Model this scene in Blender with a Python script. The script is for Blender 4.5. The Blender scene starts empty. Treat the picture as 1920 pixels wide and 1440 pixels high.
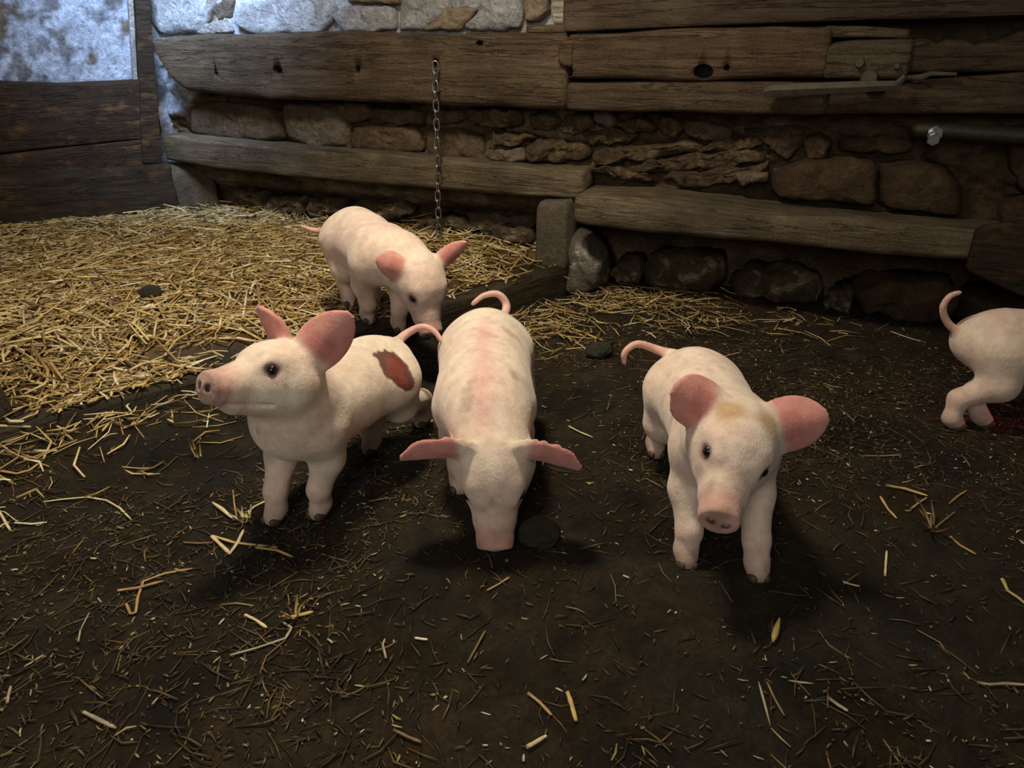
import bpy, bmesh, math, random
import numpy as np
from mathutils import Vector, Matrix

random.seed(7)
rng = np.random.default_rng(11)
scene = bpy.context.scene
COL = scene.collection

# ------------------------------------------------------------------ camera
F_PX = 1380.0
CAM_H = 0.90
PITCH = math.atan2(640.0, F_PX)
cam_data = bpy.data.cameras.new('camera')
cam_data.sensor_width = 36.0
cam_data.lens = F_PX / 1920.0 * 36.0
cam_data.clip_start = 0.02
cam = bpy.data.objects.new('camera', cam_data)
COL.objects.link(cam)
cam.location = (0, 0, CAM_H)
cam.rotation_euler = (math.pi / 2 - PITCH, 0, 0)
scene.camera = cam

# ------------------------------------------------------------------ world, lights, exposure
world = bpy.data.worlds.new('world')
scene.world = world
world.use_nodes = True
bg = world.node_tree.nodes['Background']
bg.inputs[0].default_value = (1.0, 0.90, 0.76, 1)
bg.inputs[1].default_value = 0.035

def add_light(name, kind, loc, energy, color, target=None, **kw):
    d = bpy.data.lights.new(name, kind)
    d.energy = energy
    d.color = color
    for k, v in kw.items():
        setattr(d, k, v)
    o = bpy.data.objects.new(name, d)
    COL.objects.link(o)
    o.location = loc
    if target is not None:
        o.rotation_euler = (Vector(target) - Vector(loc)).to_track_quat('-Z', 'Y').to_euler()
    return o

add_light('stable_lamp', 'SPOT', (-0.30, 1.60, 2.2), 122, (1.0, 0.865, 0.66), target=(-0.55, 1.95, 0.0), spot_size=2.3, spot_blend=1.0, shadow_soft_size=0.15)
add_light('front_fill', 'AREA', (-0.8, -1.6, 1.9), 20, (1.0, 0.93, 0.84), target=(-0.5, 2.0, 0.2), shape='RECTANGLE', size=1.0, size_y=1.4)  # added soft fill behind the camera, brightens the piglets' fronts
add_light('window_daylight', 'AREA', (-1.30, 2.75, 1.95), 10.5, (0.46, 0.65, 1.0), target=(-1.45, 3.85, 1.08), shape='RECTANGLE', size=0.5, size_y=0.5, spread=1.35)
add_light('red_heat_lamp', 'SPOT', (1.95, 1.64, 0.22), 5, (1.0, 0.03, 0.08), target=(1.24, 1.69, 0.03), spot_size=0.5, spot_blend=0.4, shadow_soft_size=0.03)

scene.view_settings.view_transform = 'Standard'
scene.view_settings.look = 'None'
scene.view_settings.gamma = 1.0
scene.view_settings.use_curve_mapping = False
scene.view_settings.exposure = 0.6

# ------------------------------------------------------------------ maths helpers
CP, SP = math.cos(PITCH), math.sin(PITCH)

def ray(px, py):
    u = (px - 960.0) / F_PX
    v = (py - 720.0) / F_PX
    return Vector((u, CP - v * SP, -SP - v * CP))

def ground(px, py, z=0.0):
    d = ray(px, py)
    t = (z - CAM_H) / d.z
    return Vector((d.x * t, d.y * t, z))

class Frame:
    """A vertical plane: local x along it, local y away from the pen, local z up."""
    def __init__(self, x0, y0, dx, dy):
        l = math.hypot(dx, dy)
        self.o = Vector((x0, y0, 0)); self.e = Vector((dx / l, dy / l, 0))
        self.n = Vector((dy / l, -dx / l, 0))          # towards the pen
        self.rot = math.atan2(dy, dx)
    def hit(self, px, py, n=0.0):
        d = ray(px, py); c = Vector((0, 0, CAM_H)); o = self.o + self.n * n
        t = (o - c).dot(self.n) / d.dot(self.n)
        p = c + d * t
        return (p - self.o).dot(self.e), p.z
    def world(self, s, n, z):
        return self.o + self.e * s + self.n * n + Vector((0, 0, z))

BACK = Frame(0.0, 3.10, 1.0, -0.45)
LEFT = Frame(-1.62, 3.83, 0.73, 0.46)

def _hash(ix, iy, iz, seed):
    h = (ix.astype(np.uint32) * np.uint32(374761393) + iy.astype(np.uint32) * np.uint32(668265263)
         + iz.astype(np.uint32) * np.uint32(2147483647) + np.uint32((seed * 974634777) & 0xFFFFFFFF))
    h = (h ^ (h >> np.uint32(13))) * np.uint32(1274126177)
    h = h ^ (h >> np.uint32(16))
    h = h * np.uint32(2246822519)
    h = h ^ (h >> np.uint32(15))
    return h.astype(np.float64) / 4294967295.0

def vnoise(p, scale=1.0, seed=0):
    p = np.asarray(p, float) * scale + 1000.0
    i = np.floor(p).astype(np.int64); f = p - i
    f = f * f * (3 - 2 * f)
    r = 0
    for dx in (0, 1):
        wx = f[..., 0] if dx else 1 - f[..., 0]
        for dy in (0, 1):
            wy = f[..., 1] if dy else 1 - f[..., 1]
            for dz in (0, 1):
                wz = f[..., 2] if dz else 1 - f[..., 2]
                r = r + wx * wy * wz * _hash(i[..., 0] + dx, i[..., 1] + dy, i[..., 2] + dz, seed)
    return r * 2 - 1

def fbm(p, scale, octaves=4, seed=0, gain=0.5):
    r = 0; a = 1.0; n = 0
    for k in range(octaves):
        r = r + a * vnoise(p, scale * 2 ** k, seed + k * 17); n += a; a *= gain
    return r / n

def sstep(a, b, x):
    t = np.clip((x - a) / (b - a), 0, 1)
    return t * t * (3 - 2 * t)

# ------------------------------------------------------------------ object helpers
def link(o, parent=None, label=None, cat=None, group=None, kind=None):
    COL.objects.link(o)
    if parent is not None:
        o.parent = parent
    if label: o['label'] = label
    if cat: o['category'] = cat
    if group: o['group'] = group
    if kind: o['kind'] = kind
    return o

def mesh_obj(name, V, Fc, mat, parent=None, smooth=True, colors=None, loc=None, rotz=0.0, **tags):
    me = bpy.data.meshes.new(name)
    me.from_pydata([tuple(v) for v in np.asarray(V, float)] if not isinstance(V, list) else V, [], Fc if isinstance(Fc, list) else np.asarray(Fc).tolist())
    finish_mesh(me, mat, smooth, colors)
    o = bpy.data.objects.new(name, me)
    if loc is not None: o.location = loc
    o.rotation_euler = (0, 0, rotz)
    return link(o, parent, **tags)

def finish_mesh(me, mat, smooth=True, colors=None):
    me.update()
    if smooth:
        me.polygons.foreach_set('use_smooth', [True] * len(me.polygons))
    if colors is not None:
        a = me.color_attributes.new('Col', 'FLOAT_COLOR', 'POINT')
        c = np.ones((len(me.vertices), 4), np.float32); c[:, :3] = colors
        a.data.foreach_set('color', c.ravel())
    me.materials.append(mat)

def quad_mesh(name, V, Q, mat, smooth=True, colors=None):
    """fast path for big numpy quad meshes"""
    V = np.asarray(V, np.float32); Q = np.asarray(Q, np.int32)
    me = bpy.data.meshes.new(name)
    me.vertices.add(len(V)); me.vertices.foreach_set('co', V.ravel())
    me.loops.add(Q.size); me.loops.foreach_set('vertex_index', Q.ravel())
    me.polygons.add(len(Q)); me.polygons.foreach_set('loop_start', np.arange(0, Q.size, 4, dtype=np.int32))
    me.polygons.foreach_set('loop_total', np.full(len(Q), 4, np.int32))
    me.update(calc_edges=True)
    me.validate()
    finish_mesh(me, mat, smooth, colors)
    return me

def empty(name, loc, rotz=0.0, **tags):
    o = bpy.data.objects.new(name, None)
    o.empty_display_size = 0.05
    o.location = loc; o.rotation_euler = (0, 0, rotz)
    return link(o, None, **tags)

def grid_faces(nu, nv, closed_v=False):
    Q = []
    i = np.arange(nu - 1)[:, None]; j = np.arange(nv if closed_v else nv - 1)[None, :]
    j2 = (j + 1) % nv
    return np.stack([i * nv + j + 0 * j, (i + 1) * nv + j, (i + 1) * nv + j2, i * nv + j2], -1).reshape(-1, 4)

# ------------------------------------------------------------------ materials
def new_mat(name):
    m = bpy.data.materials.new(name); m.use_nodes = True
    nt = m.node_tree; b = nt.nodes['Principled BSDF']
    return m, nt, b

def nn(nt, t, **kw):
    n = nt.nodes.new(t)
    for k, v in kw.items():
        if k.startswith('i_'):
            n.inputs[k[2:].replace('_', ' ')].default_value = v
        else:
            setattr(n, k, v)
    return n

def ramp(nt, fac, stops):
    r = nn(nt, 'ShaderNodeValToRGB')
    el = r.color_ramp.elements
    while len(el) < len(stops): el.new(0.5)
    for e, (p, c) in zip(el, stops):
        e.position = p; e.color = tuple(c) + (1,) if len(c) == 3 else c
    nt.links.new(fac, r.inputs[0])
    return r.outputs[0]

def coords(nt, scale=(1, 1, 1), out='Object'):
    tc = nn(nt, 'ShaderNodeTexCoord'); mp = nn(nt, 'ShaderNodeMapping')
    mp.inputs['Scale'].default_value = scale
    nt.links.new(tc.outputs[out], mp.inputs[0])
    return mp.outputs[0]

def noise(nt, vec, scale, detail=5, rough=0.6, dist=0.0):
    n = nn(nt, 'ShaderNodeTexNoise')
    n.inputs['Scale'].default_value = scale; n.inputs['Detail'].default_value = detail
    n.inputs['Roughness'].default_value = rough; n.inputs['Distortion'].default_value = dist
    nt.links.new(vec, n.inputs['Vector'])
    return n.outputs['Fac']

def mixc(nt, fac, a, b, mode='MIX'):
    m = nn(nt, 'ShaderNodeMix', data_type='RGBA', blend_type=mode)
    for sock, v in ((m.inputs[0], fac), (m.inputs[6], a), (m.inputs[7], b)):
        if hasattr(v, 'links') or isinstance(v, bpy.types.NodeSocket): nt.links.new(v, sock)
        elif isinstance(v, (int, float)): sock.default_value = v
        else: sock.default_value = tuple(v) + (1,)
    return m.outputs[2]

def bump(nt, b, height, strength, dist=0.01):
    n = nn(nt, 'ShaderNodeBump')
    n.inputs['Strength'].default_value = strength; n.inputs['Distance'].default_value = dist
    nt.links.new(height, n.inputs['Height']); nt.links.new(n.outputs[0], b.inputs['Normal'])

def vcol(nt):
    a = nn(nt, 'ShaderNodeVertexColor'); a.layer_name = 'Col'
    return a.outputs[0]

def wood_mat(name, dark, mid, light, stain=None, grain=1.0, rough=0.8):
    m, nt, b = new_mat(name)
    long = coords(nt, (2.2, 26 * grain, 26 * grain))
    g = noise(nt, long, 2.2, 7, 0.65, 0.6)
    blot = noise(nt, coords(nt, (1, 1.6, 1.6)), 4.5, 5, 0.6)
    c = ramp(nt, g, [(0.28, dark), (0.5, mid), (0.74, light)])
    c = mixc(nt, ramp(nt, blot, [(0.38, (0, 0, 0)), (0.62, (1, 1, 1))]), c, mixc(nt, 0.55, c, dark))
    if stain:
        st = noise(nt, coords(nt, (1.4, 1.4, 2.6)), 6.0, 4, 0.6)
        c = mixc(nt, ramp(nt, st, [(0.54, (0, 0, 0)), (0.68, (0.75, 0.75, 0.75))]), c, stain)
    fine = noise(nt, coords(nt, (1, 1, 1)), 140, 3, 0.7)
    c = mixc(nt, ramp(nt, fine, [(0.45, (0, 0, 0)), (0.8, (0.5, 0.5, 0.5))]), c, light)
    ck = noise(nt, coords(nt, (0.9, 15, 15)), 1.7, 4, 0.55, 0.5)                 # drying cracks along the grain
    crack = ramp(nt, ck, [(0.484, (0, 0, 0)), (0.5, (0.6, 0.6, 0.6)), (0.516, (0, 0, 0))])
    c = mixc(nt, crack, c, tuple(x * 0.25 for x in dark))
    big = noise(nt, coords(nt, (1.2, 1.2, 1.2)), 2.6, 4, 0.6)
    c = mixc(nt, 1.0, c, ramp(nt, big, [(0.32, (0.62, 0.60, 0.58)), (0.62, (1.25, 1.24, 1.22))]), 'MULTIPLY')
    nt.links.new(c, b.inputs['Base Color'])
    b.inputs['Roughness'].default_value = rough
    b.inputs['Specular IOR Level'].default_value = 0.25
    h = mixc(nt, crack, mixc(nt, 0.35, g, fine), (0, 0, 0))
    bump(nt, b, h, 0.85, 0.014)
    return m

M = {}
M['beam'] = wood_mat('old_beam_wood', (0.0360, 0.0232, 0.0128), (0.0840, 0.0576, 0.0344), (0.1600, 0.1200, 0.0784))
M['beam_brown'] = wood_mat('brown_beam_wood', (0.0400, 0.0240, 0.0128), (0.1000, 0.0640, 0.0368), (0.1840, 0.1320, 0.0840), stain=(0.0800, 0.0416, 0.0208))
M['rail'] = wood_mat('grey_rail_wood', (0.0440, 0.0336, 0.0192), (0.1040, 0.0800, 0.0496), (0.2080, 0.1680, 0.1120), stain=(0.0800, 0.0520, 0.0240))
M['board'] = wood_mat('flat_board_wood', (0.0560, 0.0400, 0.0256), (0.0960, 0.0704, 0.0464), (0.1360, 0.1040, 0.0704), stain=(0.0680, 0.0360, 0.0224), grain=0.6)
M['left'] = wood_mat('dark_partition_wood', (0.0176, 0.0104, 0.0056), (0.0400, 0.0240, 0.0128), (0.0760, 0.0464, 0.0240), stain=(0.1680, 0.0840, 0.0304))
M['leftdark'] = wood_mat('dark_sill_wood', (0.0160, 0.0112, 0.0064), (0.0320, 0.0224, 0.0128), (0.0640, 0.0464, 0.0256), stain=(0.0960, 0.0464, 0.0160))
M['wet'] = wood_mat('wet_dirty_wood', (0.016, 0.012, 0.007), (0.036, 0.028, 0.016), (0.085, 0.066, 0.040), rough=0.55)
M['pale'] = wood_mat('pale_wood', (0.30, 0.28, 0.22), (0.45, 0.43, 0.35), (0.58, 0.56, 0.47))
M['hole'], nt, b = new_mat('dark_cavity'); b.inputs['Base Color'].default_value = (0.012, 0.009, 0.006, 1); b.inputs['Roughness'].default_value = 0.95

def stone_mat(name, c0, c1, c2, patch=None, bstr=0.8, spec=0.3, rough=0.75, patch_lo=0.52):
    m, nt, b = new_mat(name)
    v = coords(nt)
    n1 = noise(nt, v, 9, 8, 0.68, 0.4); n2 = noise(nt, v, 55, 6, 0.7)
    c = ramp(nt, n1, [(0.3, c0), (0.52, c1), (0.74, c2)])
    c = mixc(nt, ramp(nt, n2, [(0.35, (0.6, 0.6, 0.6)), (0.6, (0, 0, 0))]), c, c0)
    if patch:
        pn = noise(nt, coords(nt, (1, 1, 1.3)), 7.5, 7, 0.7, 0.8)
        c = mixc(nt, ramp(nt, pn, [(patch_lo, (0, 0, 0)), (patch_lo + 0.12, (1, 1, 1))]), c, patch)
    nt.links.new(c, b.inputs['Base Color'])
    b.inputs['Roughness'].default_value = rough; b.inputs['Specular IOR Level'].default_value = spec
    h = mixc(nt, 0.4, mixc(nt, 0.5, n1, noise(nt, v, 26, 6, 0.7, 0.3)), n2)
    bump(nt, b, h, bstr, 0.045)
    return m

M['rubble'] = stone_mat('earthy_rubble', (0.030, 0.018, 0.008), (0.12, 0.076, 0.036), (0.30, 0.21, 0.11), spec=0.5, rough=0.5, bstr=1.0)
M['stone_brown'] = stone_mat('brown_stone', (0.05, 0.032, 0.018), (0.13, 0.088, 0.050), (0.22, 0.16, 0.10))
M['stone_grey'] = stone_mat('grey_brown_stone', (0.07, 0.052, 0.035), (0.17, 0.13, 0.092), (0.27, 0.215, 0.16))
M['stone_red'] = stone_mat('reddish_stone', (0.035, 0.020, 0.010), (0.085, 0.052, 0.026), (0.15, 0.10, 0.055))
M['stone_base'] = stone_mat('pale_crusted_stone', (0.045, 0.033, 0.017), (0.11, 0.083, 0.047), (0.19, 0.148, 0.09), patch=(0.42, 0.36, 0.25), patch_lo=0.53, rough=0.85, spec=0.2, bstr=1.0)
M['stone_footing'] = stone_mat('grey_footing_stone', (0.09, 0.08, 0.062), (0.16, 0.14, 0.105), (0.26, 0.23, 0.18), patch=(0.55, 0.51, 0.43), patch_lo=0.53, rough=0.85, spec=0.2, bstr=1.0)
M['stone_pillar'] = stone_mat('brown_pillar_stone', (0.065, 0.052, 0.033), (0.12, 0.10, 0.066), (0.20, 0.17, 0.12))
M['white'] = stone_mat('flaking_whitewash', (0.22, 0.20, 0.18), (0.54, 0.55, 0.57), (0.70, 0.72, 0.75), patch=(0.24, 0.17, 0.10), bstr=0.9, patch_lo=0.58)  # slight daylight blue painted into the whitewash
M['white_dirty'] = stone_mat('soiled_whitewash', (0.17, 0.13, 0.09), (0.50, 0.48, 0.45), (0.70, 0.69, 0.67), patch=(0.15, 0.11, 0.075), bstr=1.0, patch_lo=0.545)
M['beige'] = stone_mat('beige_stone', (0.22, 0.16, 0.105), (0.36, 0.28, 0.20), (0.46, 0.39, 0.30))
M['dung'] = stone_mat('dung', (0.014, 0.013, 0.007), (0.042, 0.040, 0.023), (0.085, 0.078, 0.046), rough=0.5, spec=0.4)

def vcol_mat(name, rough=0.6, spec=0.3, bscale=0, bstr=0.0, vary=0.25, sub=0.0):
    m, nt, b = new_mat(name)
    c = vcol(nt)
    n = noise(nt, coords(nt), 60, 4, 0.6)
    c = mixc(nt, vary, c, mixc(nt, 1.0, c, ramp(nt, n, [(0.3, (0.45, 0.45, 0.45)), (0.7, (1.35, 1.35, 1.35))]), 'MULTIPLY'))
    nt.links.new(c, b.inputs['Base Color'])
    b.inputs['Roughness'].default_value = rough; b.inputs['Specular IOR Level'].default_value = spec
    if bstr:
        bump(nt, b, noise(nt, coords(nt), bscale, 5, 0.65), bstr, 0.01)
    return m, nt, b

M['straw'], _, _ = vcol_mat('straw_stalks', 0.5, 0.35, vary=0.5)
M['mud'], nt, b = vcol_mat('trodden_mud', 0.62, 0.35, 0, 0, vary=0.0)
# mud: wet patches, grit, fine relief
v = coords(nt)
n1 = noise(nt, v, 16, 9, 0.72, 0.5); n2 = noise(nt, v, 95, 6, 0.75)
vc = vcol(nt)
c = mixc(nt, 1.0, vc, ramp(nt, n1, [(0.3, (0.40, 0.40, 0.40)), (0.5, (0.95, 0.95, 0.95)), (0.72, (1.8, 1.75, 1.65))]), 'MULTIPLY')
c = mixc(nt, 1.0, c, ramp(nt, n2, [(0.33, (0.45, 0.45, 0.45)), (0.62, (1.15, 1.15, 1.15)), (0.8, (1.9, 1.85, 1.7))]), 'MULTIPLY')
nt.links.new(c, b.inputs['Base Color'])
rr = ramp(nt, noise(nt, v, 5, 4, 0.6), [(0.35, (0.38, 0.38, 0.38)), (0.65, (0.75, 0.75, 0.75))])
nt.links.new(rr, b.inputs['Roughness'])
bump(nt, b, mixc(nt, 0.5, n1, n2), 1.0, 0.028)

M['wall'], nt, b = vcol_mat('rubble_and_whitewash', 0.75, 0.3, 0, 0, vary=0.0)
v = coords(nt); n1 = noise(nt, v, 12, 9, 0.72, 0.6); n2 = noise(nt, v, 60, 6, 0.75)
c = mixc(nt, 1.0, vcol(nt), ramp(nt, n1, [(0.3, (0.45, 0.43, 0.40)), (0.5, (0.95, 0.95, 0.95)), (0.72, (1.5, 1.5, 1.5))]), 'MULTIPLY')
c = mixc(nt, 1.0, c, ramp(nt, n2, [(0.35, (0.55, 0.55, 0.55)), (0.6, (1.1, 1.1, 1.1))]), 'MULTIPLY')
nt.links.new(c, b.inputs['Base Color'])
bump(nt, b, mixc(nt, 0.45, n1, n2), 0.9, 0.02)

M['skin'], nt, b = new_mat('piglet_skin')
n = noise(nt, coords(nt), 35, 5, 0.65); h = noise(nt, coords(nt, (1, 1, 0.4)), 260, 3, 0.7)
c = mixc(nt, 1.0, vcol(nt), ramp(nt, n, [(0.3, (0.80, 0.74, 0.70)), (0.65, (1.06, 1.05, 1.04))]), 'MULTIPLY')
nt.links.new(c, b.inputs['Base Color'])
b.inputs['Roughness'].default_value = 0.62; b.inputs['Specular IOR Level'].default_value = 0.25
b.inputs['Subsurface Weight'].default_value = 0.10
b.inputs['Subsurface Radius'].default_value = (0.012, 0.005, 0.003)
b.inputs['Subsurface Scale'].default_value = 1.0
b.inputs['Sheen Weight'].default_value = 0.25; b.inputs['Sheen Roughness'].default_value = 0.5
bump(nt, b, mixc(nt, 0.5, n, h), 0.5, 0.005)

def plain(name, col, rough=0.5, metal=0.0, spec=0.5, bs=0):
    m, nt, b = new_mat(name)
    n = noise(nt, coords(nt), 40, 4, 0.6)
    c = ramp(nt, n, [(0.3, tuple(x * 0.6 for x in col)), (0.7, col)])
    nt.links.new(c, b.inputs['Base Color'])
    b.inputs['Roughness'].default_value = rough; b.inputs['Metallic'].default_value = metal
    b.inputs['Specular IOR Level'].default_value = spec
    if bs: bump(nt, b, n, bs, 0.004)
    return m
M['eye'] = plain('dark_eye', (0.012, 0.012, 0.016), 0.12, 0, 0.6)
M['hoof'] = plain('hoof_horn', (0.10, 0.07, 0.055), 0.5, 0, 0.4, 0.3)
M['pipe'] = plain('tarred_pipe', (0.045, 0.038, 0.026), 0.55, 0.3, 0.4, 0.5)
M['chain'] = plain('worn_steel', (0.42, 0.40, 0.37), 0.38, 1.0)
M['iron'] = plain('rusty_iron', (0.115, 0.095, 0.07), 0.7, 0.2, 0.4, 0.5)
M['chrome'] = plain('bright_steel', (0.75, 0.75, 0.75), 0.18, 1.0)

# ------------------------------------------------------------------ builders for timbers and stones
def timber(name, frame, secs, mat, parent=None, rough=0.006, res=0.025, corner=0.25, seed=1, holes=(), ends=0.01, gap_cut=None, **tags):
    """secs: (s, z_bottom, z_top, n_front, n_back) along the frame; a hewn, rounded, uneven timber."""
    secs = sorted(secs)
    S = np.array(secs, float)
    L = S[-1, 0] - S[0, 0]
    nu = max(6, int(L / res) + 1)
    s = np.linspace(S[0, 0], S[-1, 0], nu)
    P = [np.interp(s, S[:, 0], S[:, k]) for k in range(1, 5)]
    # cross-section: superellipse-like rounded rectangle
    nv = 28
    th = np.linspace(0, 2 * math.pi, nv, endpoint=False) + math.pi / nv
    ex = 2.0 / (2 + 6 * (1 - corner))
    cx = np.sign(np.cos(th)) * np.abs(np.cos(th)) ** ex
    cz = np.sign(np.sin(th)) * np.abs(np.sin(th)) ** ex
    # rings: shrunken end ring first and last for bevelled ends
    rings = []
    def ring(i, k, ds):
        zb, zt, nf, nb = (p[i] for p in P)
        y = -(nf + nb) / 2 + cx * (nf - nb) / 2 * k
        z = (zb + zt) / 2 + cz * (zt - zb) / 2 * k
        return np.stack([np.full(nv, s[i] + ds), y, z], 1)
    rings.append(ring(0, 0.86, 0))
    rings.append(ring(0, 1.0, ends))
    for i in range(1, nu - 1): rings.append(ring(i, 1.0, 0))
    rings.append(ring(nu - 1, 1.0, -ends))
    rings.append(ring(nu - 1, 0.86, 0))
    V = np.concatenate(rings)
    q = V * np.array([0.35, 1, 1])
    dn = fbm(q, 9, 4, seed) * rough * 1.6 + fbm(V, 34, 3, seed + 5) * rough * 0.5
    dz = fbm(q, 8, 4, seed + 31) * rough * 1.6
    V[:, 1] += dn; V[:, 2] += dz
    nr = len(rings)
    Fc = grid_faces(nr, nv, True).tolist()
    Fc.append(list(range(nv))); Fc.append(list(range((nr - 1) * nv, nr * nv))[::-1])
    mid = np.array([V[:, 0].mean(), V[:, 1].mean(), V[:, 2].min()])
    V = V - mid
    loc = frame.world(mid[0], -mid[1], mid[2])
    o = mesh_obj(name, V, Fc, mat, parent, True, loc=loc, rotz=frame.rot, **tags)
    bm = bmesh.new(); bm.from_mesh(o.data); bmesh.ops.recalc_face_normals(bm, faces=bm.faces); bm.to_mesh(o.data); bm.free()
    if holes:
        cut = bpy.data.meshes.new('cut'); bm = bmesh.new()
        for (hs, hz, hr, asp, dep) in holes:
            m4 = Matrix.Translation((hs - mid[0], V[:, 1].min(), hz - mid[2])) @ Matrix.Rotation(math.pi / 2, 4, 'X') @ Matrix.Diagonal((asp, 1, 1, 1))
            bmesh.ops.create_cone(bm, cap_ends=True, segments=12, radius1=hr * 0.75, radius2=hr * 1.25, depth=dep * 2, matrix=m4)
        bm.to_mesh(cut); bm.free()
        cut.materials.append(M['hole'])
        co = bpy.data.objects.new('cut', cut); COL.objects.link(co)
        co.location = o.location; co.rotation_euler = o.rotation_euler
        md = o.modifiers.new('b', 'BOOLEAN'); md.operation = 'DIFFERENCE'; md.object = co; md.solver = 'EXACT'
        md.material_mode = 'TRANSFER'
        bpy.context.view_layer.update()
        dg = bpy.context.evaluated_depsgraph_get()
        me = bpy.data.meshes.new_from_object(o.evaluated_get(dg))
        o.modifiers.clear(); o.data = me
        bpy.data.objects.remove(co); 
    return o

def px_secs(frame, top, bot, nf, nb):
    """pixel polylines of the top and bottom edge on the front face -> timber sections"""
    T = np.array([frame.hit(x, y, nf) for x, y in top]); B = np.array([frame.hit(x, y, nf) for x, y in bot])
    s0 = max(T[0, 0], B[0, 0]) if False else min(T[0, 0], B[0, 0]); s1 = max(T[-1, 0], B[-1, 0])
    ss = sorted(set([s0, s1] + [v for v in T[:, 0] if s0 < v < s1] + [v for v in B[:, 0] if s0 < v < s1]))
    return [(s, float(np.interp(s, B[:, 0], B[:, 1])), float(np.interp(s, T[:, 0], T[:, 1])), nf, nb) for s in ss]

def px_hole(frame, x, y, n, r, asp=1.0, dep=0.05):
    s, z = frame.hit(x, y, n)
    return (s, z, r, asp, dep)

def stone(frame, poly, n0, bulge, mat, parent, seed=0, name='stone', flat=0.55, rough=0.008, label=None):
    """rounded irregular block set in a wall: pixel outline -> outline on the plane, with real depth"""
    P = np.array([frame.hit(x, y, n0) for x, y in poly])
    c = P.mean(0)
    N = 36
    d = np.r_[0, np.cumsum(np.linalg.norm(np.diff(np.vstack([P, P[:1]]), axis=0), axis=1))]
    t = np.linspace(0, d[-1], N, endpoint=False)
    PP = np.vstack([P, P[:1]])
    O = np.stack([np.interp(t, d, PP[:, 0]), np.interp(t, d, PP[:, 1])], 1)
    O = (O + 0.35 * (np.roll(O, 1, 0) + np.roll(O, -1, 0))) / 1.7
    rings = [(0.96, -0.09), (1.0, 0.0), (0.99, bulge * 0.35), (0.95, bulge * 0.66), (0.88, bulge * 0.86), (0.76, bulge * 0.96), (flat, bulge), (0.40, bulge * 1.02), (0.2, bulge * 1.03)]
    V = []
    for k, h in rings:
        R = c + (O - c) * k
        V.append(np.stack([R[:, 0], np.full(N, -(n0 + h)), R[:, 1]], 1))
    V.append(np.array([[c[0], -(n0 + bulge * 1.03), c[1]]]))
    V = np.concatenate(V)
    V[:, 1] += fbm(V, 14, 4, seed) * rough * 2.0 + fbm(V, 50, 3, seed + 3) * rough * 1.0
    V[:, 0] += fbm(V, 24, 4, seed + 7) * rough * 1.5; V[:, 2] += fbm(V, 24, 4, seed + 9) * rough * 1.5
    nr = len(rings)
    Fc = grid_faces(nr, N, True).tolist()
    ci = nr * N
    Fc += [[(nr - 1) * N + j, ci, (nr - 1) * N + (j + 1) % N] for j in range(N)]
    Fc.append(list(range(N)))
    mid = np.array([c[0], -n0, c[1]]); V = V - mid
    loc = frame.world(c[0], n0, c[1])
    o = mesh_obj(name, V, Fc, mat, None, True, loc=loc, rotz=frame.rot)
    if label: o['label'] = label
    bm = bmesh.new(); bm.from_mesh(o.data); bmesh.ops.recalc_face_normals(bm, faces=bm.faces); bm.to_mesh(o.data); bm.free()
    if parent is not None:
        o.parent = parent
        o.matrix_parent_inverse = (Matrix.Translation(parent.location) @ parent.rotation_euler.to_matrix().to_4x4()).inverted()
    return o

# ------------------------------------------------------------------ floor
SILL_A = Vector((0.215, 2.735, 0)); SILL_B = Vector((-1.95, 0.815, 0))
SD = (SILL_B - SILL_A).normalized(); SN = Vector((-SD.y, SD.x, 0))
if SN.y > 0: SN = -SN                                                  # towards the camera side

def sill_side(x, y):
    """signed distance from the sill's front line; positive behind it (straw side)"""
    return -((x - SILL_A.x) * SN.x + (y - SILL_A.y) * SN.y)

def floor_z(x, y):
    p = np.stack([x, y, np.zeros_like(x)], -1)
    z = fbm(p, 3.0, 3, 3) * 0.014 + fbm(p, 13, 4, 9) * 0.010
    along = (np.asarray(x) - SILL_A.x) * SD.x + (np.asarray(y) - SILL_A.y) * SD.y
    near = sstep(0.35, 0.0, -sill_side(x, y))
    z = z + near * sstep(0.5, 1.4, along) * 0.055
    return z

gx = np.arange(-2.6, 2.8, 0.0125); gy = np.arange(0.25, 3.3, 0.0125)
X, Y = np.meshgrid(gx, gy, indexing='ij')
Z = floor_z(X, Y)
P3 = np.stack([X, Y, 0 * X], -1)
a1 = fbm(P3, 2.2, 4, 21)[..., None]; a2 = fbm(P3, 6, 4, 41)[..., None]
colr = np.array([0.036, 0.0255, 0.0115]) * np.ones(X.shape + (3,))
colr = colr + (np.array([0.058, 0.036, 0.0150]) - colr) * sstep(-0.05, 0.45, a1)
colr = colr + (np.array([0.011, 0.0095, 0.005]) - colr) * sstep(0.05, 0.5, a2) * 0.8
Vf = np.stack([X, Y, Z], -1).reshape(-1, 3)
me = quad_mesh('floor', Vf, grid_faces(len(gx), len(gy)), M['mud'], True, colr.reshape(-1, 3))
floor = link(bpy.data.objects.new('floor', me), kind='structure', label='dark trodden mud floor of the pig pen')

# ------------------------------------------------------------------ back wall: rubble core with whitewash above the beam
def wall_grid(name, frame, s0, s1, z0, z1, step, colfn, dispfn, label):
    ss = np.arange(s0, s1, step); zz = np.arange(z0, z1, step)
    S, Zg = np.meshgrid(ss, zz, indexing='ij')
    Yd = dispfn(S, Zg)
    V = np.stack([S, Yd, Zg], -1).reshape(-1, 3)
    C = colfn(S, Zg).reshape(-1, 3)
    me = quad_mesh(name, V, grid_faces(len(ss), len(zz)), M['wall'], True, C)
    o = bpy.data.objects.new(name, me)
    o.location = frame.o; o.rotation_euler = (0, 0, frame.rot)
    return link(o, kind='structure', label=label)

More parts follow.
